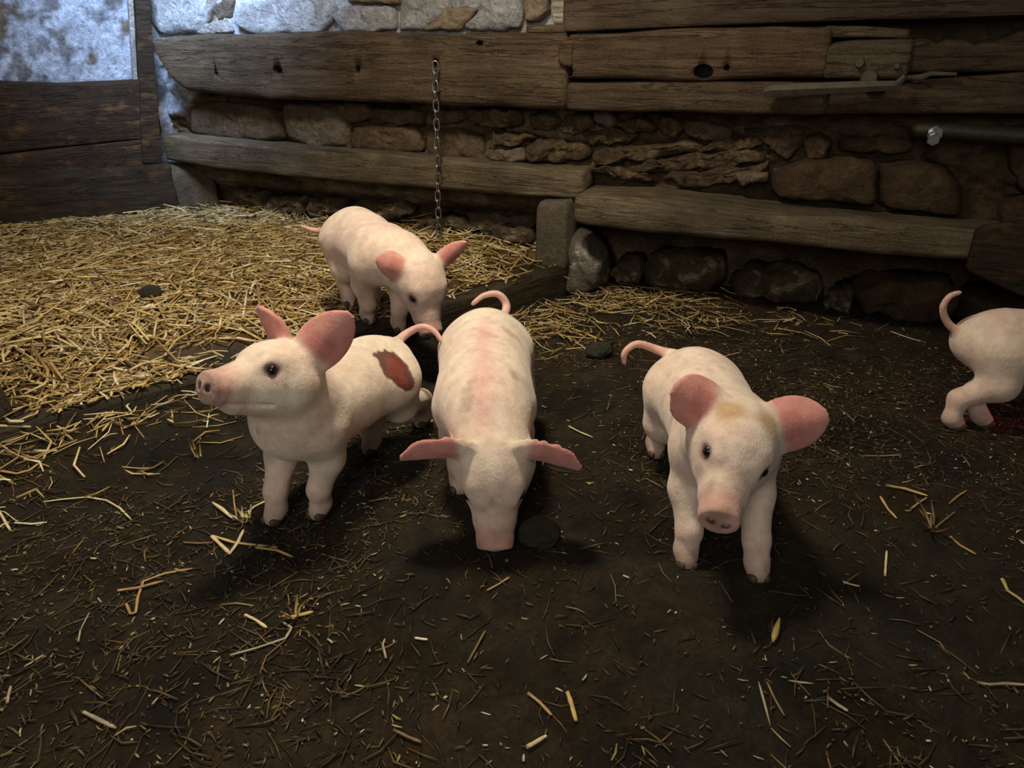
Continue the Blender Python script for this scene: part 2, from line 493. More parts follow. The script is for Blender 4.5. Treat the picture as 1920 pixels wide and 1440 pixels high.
def back_disp(S, Z):
    p = np.stack([S, 0 * S, Z * 2.4], -1)
    n = fbm(p, 5, 5, 77, 0.55); r = 1 - np.abs(fbm(p + 3, 7, 4, 55)) * 2
    lay = np.abs(fbm(np.stack([S * 0.5, 0 * S, Z * 4.2 + S * 0.25], -1), 6, 3, 18))
    mid = sstep(0.93, 0.80, Z) * sstep(0.18, 0.34, Z)
    d = 0.012 - n * 0.055 * mid - r * 0.020 * mid + sstep(0.10, 0.0, lay) * 0.045 * mid - fbm(p, 30, 3, 7) * 0.016 * mid
    d = d + (1 - mid) * fbm(p, 4, 4, 15) * 0.014
    d = d + sstep(0.30, 0.16, Z) * 0.16 * sstep(-2.2, -1.5, S)          # undercut behind the lower rails
    return d

def back_col(S, Z):
    p = np.stack([S, 0 * S, Z], -1)
    line = 0.86 - sstep(-1.35, -1.75, S) * 0.30 + fbm(p, 6, 3, 91) * 0.05
    w = sstep(0.0, 0.05, Z - line) * sstep(0.45, 0.30, S)
    a = fbm(p, 5, 4, 23)[..., None]
    br = np.array([0.105, 0.066, 0.034]) + (np.array([0.20, 0.145, 0.085]) - np.array([0.105, 0.066, 0.034])) * sstep(-0.2, 0.4, a)
    rt = sstep(0.5, 1.6, S)[..., None]
    br = br + (np.array([0.075, 0.043, 0.02]) - br) * rt * 0.6
    wh = np.array([0.54, 0.56, 0.60]) + (np.array([0.28, 0.22, 0.15]) - np.array([0.54, 0.56, 0.60])) * sstep(0.20, 0.45, a)  # whitewash colour carries some of the blue window light
    return br * (1 - w[..., None]) + wh * w[..., None]

wall_back = wall_grid('wall_back', BACK, -1.95, 3.2, -0.06, 1.75, 0.0125, back_col, back_disp, 'old rubble stone back wall, whitewashed above the beam')

def left_disp(S, Z):
    p = np.stack([S, 0 * S, Z], -1)
    return 0.06 - fbm(p, 4, 5, 61, 0.55) * 0.028
def left_col(S, Z):
    p = np.stack([S, 0 * S, Z], -1)
    a = fbm(p, 6, 5, 29, 0.6)[..., None]; g = fbm(p, 16, 4, 71)[..., None]
    wh = np.array([0.52, 0.56, 0.64]) * np.ones(S.shape + (3,))  # blue of the window light partly put into the whitewash colour
    wh = wh + (np.array([0.20, 0.15, 0.10]) - wh) * sstep(0.08, 0.26, a)
    wh = wh + (np.array([0.16, 0.145, 0.14]) - wh) * sstep(0.02, 0.36, g) * 0.9
    return wh
wall_left = wall_grid('wall_left', LEFT, -1.9, 0.35, 0.3, 1.75, 0.0125, left_col, left_disp, 'flaking whitewashed left wall above the dark planks')

# stones of the back wall (pixel outlines on the wall plane)
ST = [
 ([(362,195),(420,188),(500,196),(530,215),(545,255),(520,265),(440,262),(365,250)], 0.0, 0.055, 'stone_brown'),
 ([(535,200),(560,190),(640,205),(660,240),(655,275),(590,275),(545,255)], 0.0, 0.05, 'stone_grey'),
 ([(612,192),(690,195),(705,220),(665,232),(625,215)], 0.0, 0.035, 'stone_brown'),
 ([(665,238),(730,232),(790,240),(798,285),(720,287),(662,278)], 0.0, 0.04, 'stone_brown'),
 ([(705,202),(790,205),(800,232),(740,230),(708,222)], 0.0, 0.04, 'stone_brown'),
 ([(800,240),(870,240),(912,262),(915,300),(850,298),(805,290)], -0.01, 0.035, 'stone_brown'),
 ([(812,205),(870,205),(878,225),(840,232),(812,228)], 0.0, 0.035, 'stone_brown'),
 ([(885,202),(930,200),(975,205),(990,222),(960,240),(905,236),(885,222)], 0.0, 0.06, 'rubble'),
 ([(930,245),(1000,242),(1010,258),(960,272),(930,266)], 0.0, 0.05, 'rubble'),
 ([(1000,212),(1040,208),(1058,228),(1040,242),(1005,236)], 0.0, 0.05, 'rubble'),
 ([(1060,215),(1110,214),(1118,236),(1085,248),(1055,240)], 0.0, 0.055, 'rubble'),
 ([(1118,208),(1150,206),(1165,228),(1150,238),(1120,230)], 0.0, 0.06, 'stone_grey'),
 ([(1155,222),(1210,218),(1240,232),(1230,248),(1180,246)], 0.0, 0.05, 'rubble'),
 ([(1235,222),(1275,220),(1290,240),(1270,255),(1238,250)], 0.0, 0.045, 'rubble'),
 ([(1285,225),(1330,226),(1375,240),(1372,262),(1320,262),(1288,250)], 0.0, 0.045, 'stone_brown'),
 ([(1095,248),(1165,240),(1205,256),(1180,268),(1110,272)], 0.0, 0.055, 'rubble'),
 ([(990,268),(1050,256),(1110,272),(1105,296),(1040,306),(985,300)], 0.0, 0.055, 'rubble'),
 ([(920,280),(985,275),(1000,300),(970,308),(925,302)], 0.0, 0.05, 'stone_grey'),
 ([(1115,280),(1200,270),(1280,262),(1330,268),(1300,284),(1190,300),(1110,305)], 0.0, 0.045, 'rubble'),
 ([(1340,262),(1440,244),(1450,262),(1380,280),(1310,284)], 0.0, 0.05, 'rubble'),
 ([(1170,304),(1290,288),(1380,280),(1440,270),(1445,292),(1370,308),(1240,322),(1172,320)], 0.0, 0.045, 'rubble'),
 ([(1105,312),(1165,308),(1240,324),(1220,340),(1150,332)], 0.0, 0.05, 'rubble'),
 ([(1240,326),(1370,312),(1445,298),(1450,318),(1380,340),(1290,348)], 0.0, 0.05, 'rubble'),
 ([(1380,320),(1445,318),(1446,336),(1392,344)], 0.0, 0.085, 'stone_grey'),
 ([(1505,258),(1540,245),(1560,262),(1550,298),(1512,296)], 0.0, 0.07, 'stone_red'),
 ([(1575,255),(1660,248),(1720,262),(1715,280),(1640,284),(1570,280)], -0.02, 0.06, 'stone_red'),
 ([(1445,330),(1470,305),(1560,290),(1640,296),(1650,380),(1560,375),(1450,362)], 0.01, 0.08, 'stone_red'),
 ([(1648,300),(1740,300),(1790,325),(1803,360),(1800,402),(1650,384)], 0.0, 0.09, 'stone_red'),
 ([(1870,380),(1925,365),(1960,380),(1955,420),(1870,412)], 0.0, 0.09, 'stone_red'),
 ([(1400,240),(1500,232),(1520,262),(1480,300),(1450,280)], -0.01, 0.055, 'rubble'),
 ([(1880,235),(1990,230),(2010,360),(1915,360),(1890,300)], 0.0, 0.06, 'stone_red'),
]
for i, (poly, n0, b_, mt) in enumerate(ST):
    stone(BACK, poly, n0, b_, M[mt], wall_back, seed=100 + i * 7, rough=0.018 if mt == 'rubble' else 0.010)
# whitewashed stones above the beam
WH = [
 ([(445,20),(545,-15),(620,-20),(640,30),(610,62),(470,66),(440,48)], 0.0, 0.035, 'white'),
 ([(390,45),(425,38),(440,62),(400,68),(370,60)], 0.0, 0.03, 'white_dirty'),
 ([(402,12),(425,-2),(448,2),(440,34),(412,38)], -0.02, 0.025, 'stone_grey'),
 ([(280,-30),(395,-30),(405,12),(380,60),(300,64),(276,30)], 0.0, 0.02, 'white'),
 ([(628,28),(650,12),(740,10),(752,50),(740,58),(640,62)], 0.0, 0.035, 'white'),
 ([(655,-25),(755,-25),(758,6),(655,6)], 0.0, 0.035, 'beige'),
 ([(755,0),(835,-20),(850,20),(800,55),(750,56)], 0.0, 0.03, 'white'),
 ([(795,58),(840,15),(905,12),(870,58)], 0.0, 0.03, 'beige'),
 ([(870,55),(900,20),(915,-25),(980,-25),(982,50),(940,60)], 0.0, 0.035, 'white'),
 ([(986,-25),(1034,-25),(1034,20),(1010,42),(986,42)], 0.0, 0.045, 'beige'),
]
for i, (poly, n0, b_, mt) in enumerate(WH):
    stone(BACK, poly, n0, b_, M[mt], wall_back, seed=400 + i * 7, rough=0.009, flat=0.7)
# base course under the lower rails
BS = [
 ([(1150,505),(1165,485),(1200,480),(1212,500),(1205,525),(1160,525)], -0.06, 0.06, 'stone_base'),
 ([(1210,505),(1225,470),(1290,468),(1355,480),(1362,515),(1330,545),(1260,540),(1220,530)], -0.08, 0.09, 'stone_base'),
 ([(1370,515),(1400,495),(1500,500),(1545,520),(1540,560),(1420,555),(1375,545)], -0.10, 0.08, 'stone_base'),
 ([(1545,560),(1560,540),(1595,535),(1605,560),(1590,580),(1550,578)], -0.06, 0.06, 'stone_base'),
 ([(1590,530),(1640,515),(1770,520),(1800,560),(1760,595),(1660,590),(1610,565)], -0.08, 0.09, 'stone_red'),
 ([(1800,540),(1900,545),(1990,560),(1990,640),(1860,630),(1800,600)], -0.08, 0.09, 'stone_red'),
 ([(500,385),(520,368),(570,368),(580,395),(545,400),(505,400)], -0.03, 0.05, 'stone_base'),
 ([(582,390),(590,368),(640,372),(650,395),(600,405)], -0.03, 0.05, 'stone_base'),
 ([(650,395),(680,372),(760,378),(780,398),(740,412),(670,408)], -0.03, 0.06, 'stone_base'),
 ([(790,415),(815,404),(870,408),(900,430),(860,440),(795,435)], 0.0, 0.06, 'stone_base'),
 ([(880,398),(920,392),(1000,405),(1004,425),(950,428),(890,420)], -0.06, 0.05, 'stone_brown'),
 ([(898,430),(930,418),(1000,428),(1005,455),(930,450)], 0.0, 0.06, 'stone_base'),
 ([(430,358),(470,350),(500,360),(505,385),(440,382)], -0.06, 0.05, 'stone_brown'),
]
for i, (poly, n0, b_, mt) in enumerate(BS):
    stone(BACK, poly, n0, b_, M[mt], wall_back, seed=700 + i * 7, rough=0.020)

# ------------------------------------------------------------------ timbers on the back wall
NU = 0.15
top = [(288,76),(330,68),(500,61),(700,59),(860,63),(1060,60)]; bot = [(288,98),(318,150),(345,172),(420,182),(500,187),(700,193),(816,198),(1060,208)]
timber('log_timber', BACK, px_secs(BACK, top, bot, NU, 0.0), M['beam'], seed=3, corner=0.45, rough=0.008,
       holes=[px_hole(BACK, 405, 138, NU, 0.010, 0.7), px_hole(BACK, 519, 131, NU, 0.018, 1.5), px_hole(BACK, 672, 130, NU, 0.014, 0.8), px_hole(BACK, 817, 119, NU, 0.017, 0.9), px_hole(BACK, 898, 81, NU, 0.010, 1.6)],
       label='long rounded brown wall beam with peg holes, the chain hanging from it', cat='beam')
timber('log_timber', BACK, px_secs(BACK, [(1062,62),(1180,58),(1400,50),(1545,50),(1705,62)], [(1062,146),(1300,150),(1545,150),(1705,150)], NU + 0.005, 0.02)[:-1] +
       [px_secs(BACK, [(1062,62),(1705,56)], [(1062,149),(1545,150)], NU + 0.005, 0.02)[0]] if False else
       px_secs(BACK, [(1062,62),(1180,58),(1400,50),(1546,50)], [(1062,147),(1300,150),(1546,150)], NU + 0.005, 0.02), M['beam_brown'], seed=8, corner=0.45, rough=0.008,
       holes=[px_hole(BACK, 1067, 134, NU, 0.020, 0.9), px_hole(BACK, 1319, 135, NU, 0.026, 1.3), px_hole(BACK, 1363, 127, NU, 0.010)],
       label='red-brown upper wall beam with two large holes, under the wide board', cat='beam')
timber('narrow_plank', BACK, px_secs(BACK, [(1062,152),(1300,153),(1546,154)], [(1062,207),(1300,213),(1546,218)], NU - 0.005, 0.02), M['beam'], seed=12, corner=0.3,
       label='narrow grey-brown plank right below the red-brown beam', cat='plank')
# forked strip where the two beams meet
timber('wooden_peg', BACK, px_secs(BACK, [(1047,78),(1073,75)], [(1047,122),(1070,128)], NU + 0.018, NU - 0.03), M['beam_brown'], seed=15, corner=0.4, rough=0.003, res=0.01,
       label='short brown wooden wedge at the joint between the two long beams', cat='wedge')
# lip, block and splintered planks on the right
timber('beam_lip', BACK, px_secs(BACK, [(1546,50),(1620,50),(1704,56)], [(1546,74),(1704,76)], NU - 0.01, 0.02), M['rail'], seed=17, corner=0.35,
       label='thin grey wooden lip above the bolted block', cat='plank')
blk = timber('bolted_block', BACK, px_secs(BACK, [(1551,80),(1600,72),(1700,70)], [(1551,147),(1700,150)], NU + 0.005, 0.02), M['rail'], seed=19, corner=0.35,
       label='grey wooden block with bolt heads, joining the upper beams', cat='block')
timber('splintered_plank', BACK, px_secs(BACK, [(1704,74),(1738,70),(1752,84),(1768,73),(1815,74),(1828,84),(1850,76),(1880,74),(1925,52),(2050,60)], [(1704,138),(2050,132)], NU - 0.02, 0.02), M['beam'], seed=23, corner=0.3,
       label='dark splintered plank with a broken top edge, right of the bolted block', cat='plank')
timber('narrow_plank', BACK, px_secs(BACK, [(1550,156),(1700,152),(1920,134),(2050,128)], [(1550,216),(1700,217),(1920,216),(2050,216)], NU - 0.02, 0.02), M['beam'], seed=25, corner=0.3,
       label='dark plank behind the iron bar, running to the right edge', cat='plank')
timber('wide_board', BACK, px_secs(BACK, [(1060,-160),(1920,-190),(2100,-195)], [(1060,60),(1480,42),(1920,28),(2100,22)], NU + 0.0, NU - 0.05), M['board'], seed=27, corner=0.05, rough=0.003,
       label='wide flat brown board along the top of the right half', cat='board')
timber('pale_post', BACK, px_secs(BACK, [(1036,-160),(1059,-160)], [(1036,46),(1059,46)], 0.10, 0.04), M['pale'], seed=29, corner=0.15, rough=0.002, res=0.012,
       label='narrow pale upright post against the whitewashed wall', cat='post')
timber('ledge_piece', BACK, px_secs(BACK, [(985,46),(1060,44)], [(985,62),(1060,62)], 0.12, 0.0), M['rail'], seed=30, corner=0.3, rough=0.003,
       label='small grey wooden wedge under the pale upright post', cat='wedge')

# lower rails
NL = 0.13
timber('lower_rail', BACK, px_secs(BACK, [(310,253),(400,260),(500,271),(700,287),(900,305),(1094,320)], [(310,302),(400,318),(600,336),(800,355),(1000,371),(1090,376)], NL, -0.02), M['rail'], seed=33, corner=0.2, rough=0.006,
       label='long grey lower rail behind the hanging chain', cat='rail')
NR = 0.24
timber('thick_timber', BACK, px_secs(BACK, [(1074,368),(1200,372),(1300,382),(1500,404),(1700,420),(1925,440),(2100,455)], [(1074,420),(1100,428),(1300,446),(1500,467),(1700,482),(1830,492),(2100,520)], NR, -0.04), M['rail'], seed=37, corner=0.5, rough=0.011,
       label='thick rough lower beam resting on the squat stone', cat='beam')
# dark board at the right corner
timber('corner_board', BACK, px_secs(BACK, [(1832,428),(1920,415),(2140,400)], [(1815,510),(1920,560),(2140,600)], NR + 0.055, NR + 0.015), M['leftdark'], seed=39, corner=0.15, rough=0.004,
       label='dark board in front of the right end of the thick lower beam', cat='board')

# post block and footing stone
timber('stone_pillar', BACK, px_secs(BACK, [(1004,380),(1062,380)], [(1004,508),(1060,512)], 0.19, 0.05), M['stone_pillar'], seed=41, corner=0.25, rough=0.006, res=0.012,
       label='squared upright stone pillar under the end of the grey rail', cat='pillar')
fs = stone(BACK, [(1062,428),(1088,425),(1118,445),(1140,480),(1142,528),(1118,545),(1066,545),(1060,490)], 0.02, 0.13, M['stone_footing'], None, seed=43, name='footing_stone', flat=0.45, rough=0.012)
fs['label'] = 'squat grey crusted stone propping up the thick lower beam'; fs['category'] = 'stone'

# ------------------------------------------------------------------ iron fittings on the right
def box_bm(bm, m4, sx, sy, sz):
    r = bmesh.ops.create_cube(bm, size=1.0, matrix=m4 @ Matrix.Diagonal((sx, sy, sz, 1)))
    return r
def bm_obj(name, bm, mat, parent=None, loc=None, rotz=0.0, smooth=False, bev=0.0, **tags):
    if bev: bmesh.ops.bevel(bm, geom=list(bm.edges), offset=bev, segments=2, affect='EDGES', profile=0.5)
    bmesh.ops.recalc_face_normals(bm, faces=bm.faces)
    me = bpy.data.meshes.new(name); bm.to_mesh(me); bm.free()
    finish_mesh(me, mat, smooth)
    o = bpy.data.objects.new(name, me)
    if loc is not None: o.location = loc
    o.rotation_euler = (0, 0, rotz)
    return link(o, parent, **tags)

def tube_mesh(pts, radii, seg=8, flat=1.0):
    pts = [Vector(p) for p in pts]
    V = []; up = Vector((0, 0, 1))
    for i, p in enumerate(pts):
        d = (pts[min(i + 1, len(pts) - 1)] - pts[max(i - 1, 0)]).normalized()
        a = d.cross(up)
        if a.length < 1e-3: a = d.cross(Vector((0, 1, 0)))
        a.normalize(); b_ = a.cross(d)
        for k in range(seg):
            t = 2 * math.pi * k / seg
            V.append(p + a * math.cos(t) * radii[i] + b_ * math.sin(t) * radii[i] * flat)
    Fc = grid_faces(len(pts), seg, True).tolist()
    Fc.append(list(range(seg))[::-1]); Fc.append(list(range((len(pts) - 1) * seg, len(pts) * seg)))
    return np.array([tuple(v) for v in V]), Fc

def frame_pts(frame, pix, n, origin):
    out = []
    for x, y in pix:
        s, z = frame.hit(x, y, n); out.append(frame.world(s, n, z) - origin)
    return out

# iron bar with an upturned end
s, z = BACK.hit(1560, 168, 0.19); org = BACK.world(s, 0.19, z)
bar = empty('iron_bar', org, label='flat rusty iron bar with a pointed tip lying across the beam joint', cat='bar')
pts = frame_pts(BACK, [(1432,172),(1445,169),(1520,166),(1600,163),(1680,160)], 0.19, org)
V, Fc = tube_mesh(pts, [0.006, 0.017, 0.019, 0.019, 0.015], 6, 1.0); mesh_obj('bar', V, Fc, M['iron'], bar, False)
pts = frame_pts(BACK, [(1680,159),(1690,150),(1697,142)], 0.19, org)
V, Fc = tube_mesh(pts, [0.012, 0.010, 0.008], 6); mesh_obj('upturned_end', V, Fc, M['iron'], bar, False)
# hasp twig right of it
s, z = BACK.hit(1740, 143, 0.15); org = BACK.world(s, 0.15, z)
pts = frame_pts(BACK, [(1700,146),(1725,146),(1745,138),(1794,139)], 0.148, org)
V, Fc = tube_mesh(pts, [0.008, 0.012, 0.008, 0.005], 6); mesh_obj('rusty_hook', V, Fc, M['iron'], None, True, loc=org, label='small rusty hook lying on the ledge right of the iron bar', cat='hook')
# bolt heads on the block
for k, (x, y, r) in enumerate([(1612,118,0.016), (1682,124,0.010), (1630,146,0.028)]):
    s, z = BACK.hit(x, y, NU + 0.005)
    bm = bmesh.new()
    bmesh.ops.create_cone(bm, cap_ends=True, segments=10, radius1=r, radius2=r * 0.8, depth=0.03, matrix=Matrix.Rotation(math.pi / 2, 4, 'X'))
    o = bm_obj('bolt_head', bm, M['iron'], None, BACK.world(s, NU + 0.012, z), BACK.rot, bev=0.002)
    bpy.context.view_layer.update(); mw = o.matrix_world.copy(); o.parent = blk; bpy.context.view_layer.update(); o.matrix_parent_inverse = blk.matrix_world.inverted(); o.matrix_basis = mw
# pipe with a bright hex bolt
s, z = BACK.hit(1800, 262, 0.12); org = BACK.world(s, 0.12, z)
pipe = empty('clamped_pipe', org, label='dark pipe stub with a bright steel bolt, below the right planks', cat='pipe')
pts = frame_pts(BACK, [(1708,242),(1720,243),(1780,246),(1920,256),(2060,262)], 0.10, org)
V, Fc = tube_mesh(pts, [0.016, 0.022, 0.024, 0.026, 0.026], 12); mesh_obj('pipe', V, Fc, M['pipe'], pipe, True)
def at_wall(frame, x, y, n): 
    s, z = frame.hit(x, y, n); return frame.world(s, n, z)
bm = bmesh.new(); bmesh.ops.create_cone(bm, cap_ends=True, segments=6, radius1=0.024, radius2=0.024, depth=0.016, matrix=Matrix.Rotation(math.pi / 2, 4, 'X'))
bm_obj('nut', bm, M['chrome'], pipe, at_wall(BACK, 1753, 250, 0.14) - org, BACK.rot, bev=0.002)
bm = bmesh.new(); bmesh.ops.create_cone(bm, cap_ends=True, segments=14, radius1=0.0125, radius2=0.011, depth=0.06, matrix=Matrix.Rotation(math.pi / 2, 4, 'X'))
bm_obj('bolt_shank', bm, M['iron'], pipe, at_wall(BACK, 1751, 258, 0.17) - org, BACK.rot, True)
bm = bmesh.new(); bmesh.ops.create_cone(bm, cap_ends=True, segments=6, radius1=0.019, radius2=0.019, depth=0.014, matrix=Matrix.Rotation(math.pi / 2, 4, 'X'))
bm_obj('bolt_nut', bm, M['chrome'], pipe, at_wall(BACK, 1750, 262, 0.195) - org, BACK.rot, bev=0.002)

# ------------------------------------------------------------------ hanging chain
NC = 0.185
topp = at_wall(BACK, 816, 126, NC); botp = at_wall(BACK, 823, 446, NC)
chain = empty('hanging_chain', botp, label='thin steel chain hanging from the hole in the long beam', cat='chain')
def link_mesh(L, W, r):
    pts = []
    for k in range(14):
        t = 2 * math.pi * k / 14
        x = math.cos(t) * W; zz = math.sin(t) * W + (L - W if math.sin(t) > 0 else -(L - W))
        pts.append((x, 0, zz))
    V = []; n = len(pts)
    for i in range(n):
        p = Vector(pts[i]); d = (Vector(pts[(i + 1) % n]) - Vector(pts[i - 1])).normalized()
        a = Vector((0, 1, 0)); b_ = a.cross(d)
        for k in range(6):
            t = 2 * math.pi * k / 6
            V.append(tuple(p + a * math.cos(t) * r + b_ * math.sin(t) * r))
    Fc = []
    for i in range(n):
        for k in range(6):
            Fc.append([i * 6 + k, ((i + 1) % n) * 6 + k, ((i + 1) % n) * 6 + (k + 1) % 6, i * 6 + (k + 1) % 6])
    me = bpy.data.meshes.new('link'); me.from_pydata(V, [], Fc); finish_mesh(me, M['chain'], True)
    return me
NLK = 19
vec = topp - botp; pitch_l = vec.length / NLK
lm = link_mesh(pitch_l * 0.63, 0.0105, 0.0034)
for i in range(NLK + 1):
    o = bpy.data.objects.new('link', lm)
    o.location = vec * (i / NLK) + Vector((0.001 * math.sin(i * 2.1), 0, 0))
    o.rotation_euler = (0, 0.02 * math.sin(i * 1.3), BACK.rot + (0.35 if i % 2 else 1.75) + 0.15 * math.sin(i))
    link(o, chain)

# ------------------------------------------------------------------ left partition
part = timber  # same builder
s0, z0 = LEFT.hit(140, 300, 0.0)
pt = empty('plank_partition', LEFT.world(s0, 0.0, 0.1), label='dark plank partition with orange stains below the left whitewashed wall', cat='partition')
bpy.context.view_layer.update()
def adopt(o, p):
    bpy.context.view_layer.update()
    mw = o.matrix_world.copy(); o.parent = p; o.matrix_parent_inverse = p.matrix_world.inverted(); o.matrix_basis = mw
    return o
adopt(timber('plank', LEFT, px_secs(LEFT, [(-160,156),(0,152),(120,157),(285,148)], [(-160,302),(0,288),(290,256)], 0.04, -0.02), M['left'], seed=51, corner=0.12, rough=0.005), pt)
adopt(timber('plank', LEFT, px_secs(LEFT, [(-160,306),(0,291),(292,258)], [(-160,352),(0,338),(300,308)], 0.045, -0.02), M['left'], seed=53, corner=0.12, rough=0.004), pt)
lb = timber('foot_timber', LEFT, px_secs(LEFT, [(-160,348),(0,333),(322,309)], [(-160,465),(0,448),(322,400)], 0.11, -0.04), M['leftdark'], seed=55, corner=0.15, rough=0.005,
       label='heavy dark beam along the foot of the left plank partition', cat='beam')
timber('corner_block', LEFT, px_secs(LEFT, [(324,308),(375,312),(405,335)], [(324,402),(405,400)], 0.10, -0.10), M['stone_pillar'], seed=57, corner=0.5, rough=0.006, res=0.015,
       label='dark rounded block in the corner at the end of the left beam', cat='block')
# corner post (leans a little)
def slab(name, frame, quad, nf, nb, mat, **tags):
    """upright board from four pixel corners (tl, tr, br, bl)"""
    P = [frame.hit(x, y, nf) for x, y in quad]
    rows = 14; V = []
    for i in range(rows):
        t = i / (rows - 1)
        l = [P[0][k] * (1 - t) + P[3][k] * t for k in (0, 1)]; r = [P[1][k] * (1 - t) + P[2][k] * t for k in (0, 1)]
        for (s_, z_), n_ in ((l, nf), (r, nf), (r, nb), (l, nb)):
            V.append((s_, -n_, z_))
    V = np.array(V); V[:, :2] += np.stack([fbm(V, 6, 3, 5), fbm(V, 6, 3, 6)], 1) * 0.006
    mid = np.array([V[:, 0].mean(), V[:, 1].mean(), V[:, 2].min()]); V -= mid
    Fc = grid_faces(rows, 4, True).tolist() + [[0, 1, 2, 3], list(range((rows - 1) * 4, rows * 4))[::-1]]
    o = mesh_obj(name, V, Fc, mat, None, False, loc=frame.world(mid[0], -mid[1], mid[2]), rotz=frame.rot, **tags)
    bm = bmesh.new(); bm.from_mesh(o.data); bmesh.ops.recalc_face_normals(bm, faces=bm.faces)
    bmesh.ops.bevel(bm, geom=[e for e in bm.edges], offset=0.002, segments=1, affect='EDGES'); bm.to_mesh(o.data); bm.free()
    return o
slab('corner_post', LEFT, [(246,-180),(266,-180),(305,306),(268,306)], 0.07, 0.0, M['left'],
     label='slim dark leaning post in the corner between the two whitewashed walls', cat='post')
slab('thin_batten', LEFT, [(228,-180),(240,-180),(258,150),(250,150)], 0.03, -0.01, M['white_dirty'],
     label='thin whitewashed batten beside the leaning corner post', cat='batten')

# ------------------------------------------------------------------ threshold sill in front of the straw
SFR = Frame(SILL_B.x, SILL_B.y, -SD.x, -SD.y)
Ls = (SILL_A - SILL_B).length
timber('threshold_plank', SFR, [(0, -0.02, 0.075, 0.0, -0.09), (Ls * 0.45, -0.02, 0.085, 0.0, -0.09), (Ls * 0.7, -0.02, 0.10, 0.0, -0.085), (Ls, -0.02, 0.118, 0.0, -0.08)], M['wet'], seed=61, corner=0.12, rough=0.006,
       label='dirty wet threshold plank between the straw bed and the mud floor', cat='plank')
# stub at the left edge of the picture
g0 = ground(-25, 850, 0.0)
SF2 = Frame(g0.x, g0.y, 1.0, -0.5)
timber('board_end', SF2, [(-0.16, -0.02, 0.30, 0.04, -0.06), (-0.02, -0.02, 0.26, 0.04, -0.06), (0.035, -0.02, 0.20, 0.04, -0.06), (0.062, -0.02, 0.12, 0.04, -0.06)], M['wet'], seed=63, corner=0.15, rough=0.004, res=0.015,
       label='grey board end cut off by the left edge beside the straw', cat='board')

# ------------------------------------------------------------------ straw
def bed_z(x, y):
    x = np.asarray(x, float); y = np.asarray(y, float)
    p = np.stack([x, y, 0 * x], -1)
    d = sill_side(x, y)
    base = 0.055 + sstep(0.02, 0.7, d) * 0.085 + sstep(-0.6, 0.1, x) * 0.03
    return base + fbm(p, 4, 3, 88) * 0.016 + fbm(p, 16, 2, 89) * 0.008

def in_bed(x, y, m=0.0):
    w = (x - BACK.o.x) * BACK.n.x + (y - BACK.o.y) * BACK.n.y          # distance in front of the back wall
    l = (x - LEFT.o.x) * LEFT.n.x + (y - LEFT.o.y) * LEFT.n.y
    return (sill_side(x, y) > 0.08 + m) & (w > -0.12) & (l > 0.06) & (x < 0.2) & (x > -2.75)

gx = np.arange(-2.8, 0.3, 0.03); gy = np.arange(0.3, 4.2, 0.03)
X, Y = np.meshgrid(gx, gy, indexing='ij')
ok = (in_bed(X, Y, -0.045)).ravel()
Q = grid_faces(len(gx), len(gy)); Q = Q[ok[Q].all(1)]
used = np.unique(Q); remap = -np.ones(len(ok), int); remap[used] = np.arange(len(used))
Vb = np.stack([X, Y, bed_z(X, Y)], -1).reshape(-1, 3)[used]
cb = np.array([0.15, 0.095, 0.040]) * (0.8 + 0.5 * (fbm(Vb, 7, 4, 5)[:, None]))
# the bed darkens to damp dung near the plank
dd = sill_side(Vb[:, 0], Vb[:, 1])[:, None] + fbm(Vb, 5, 3, 66)[:, None] * 0.12
wetm = sstep(0.30, 0.12, dd)
cb = cb * (1 - wetm) + np.array([0.022, 0.017, 0.011]) * wetm
me = quad_mesh('bedding_base', Vb, remap[Q], M['straw'], True, np.clip(cb, 0, 1))

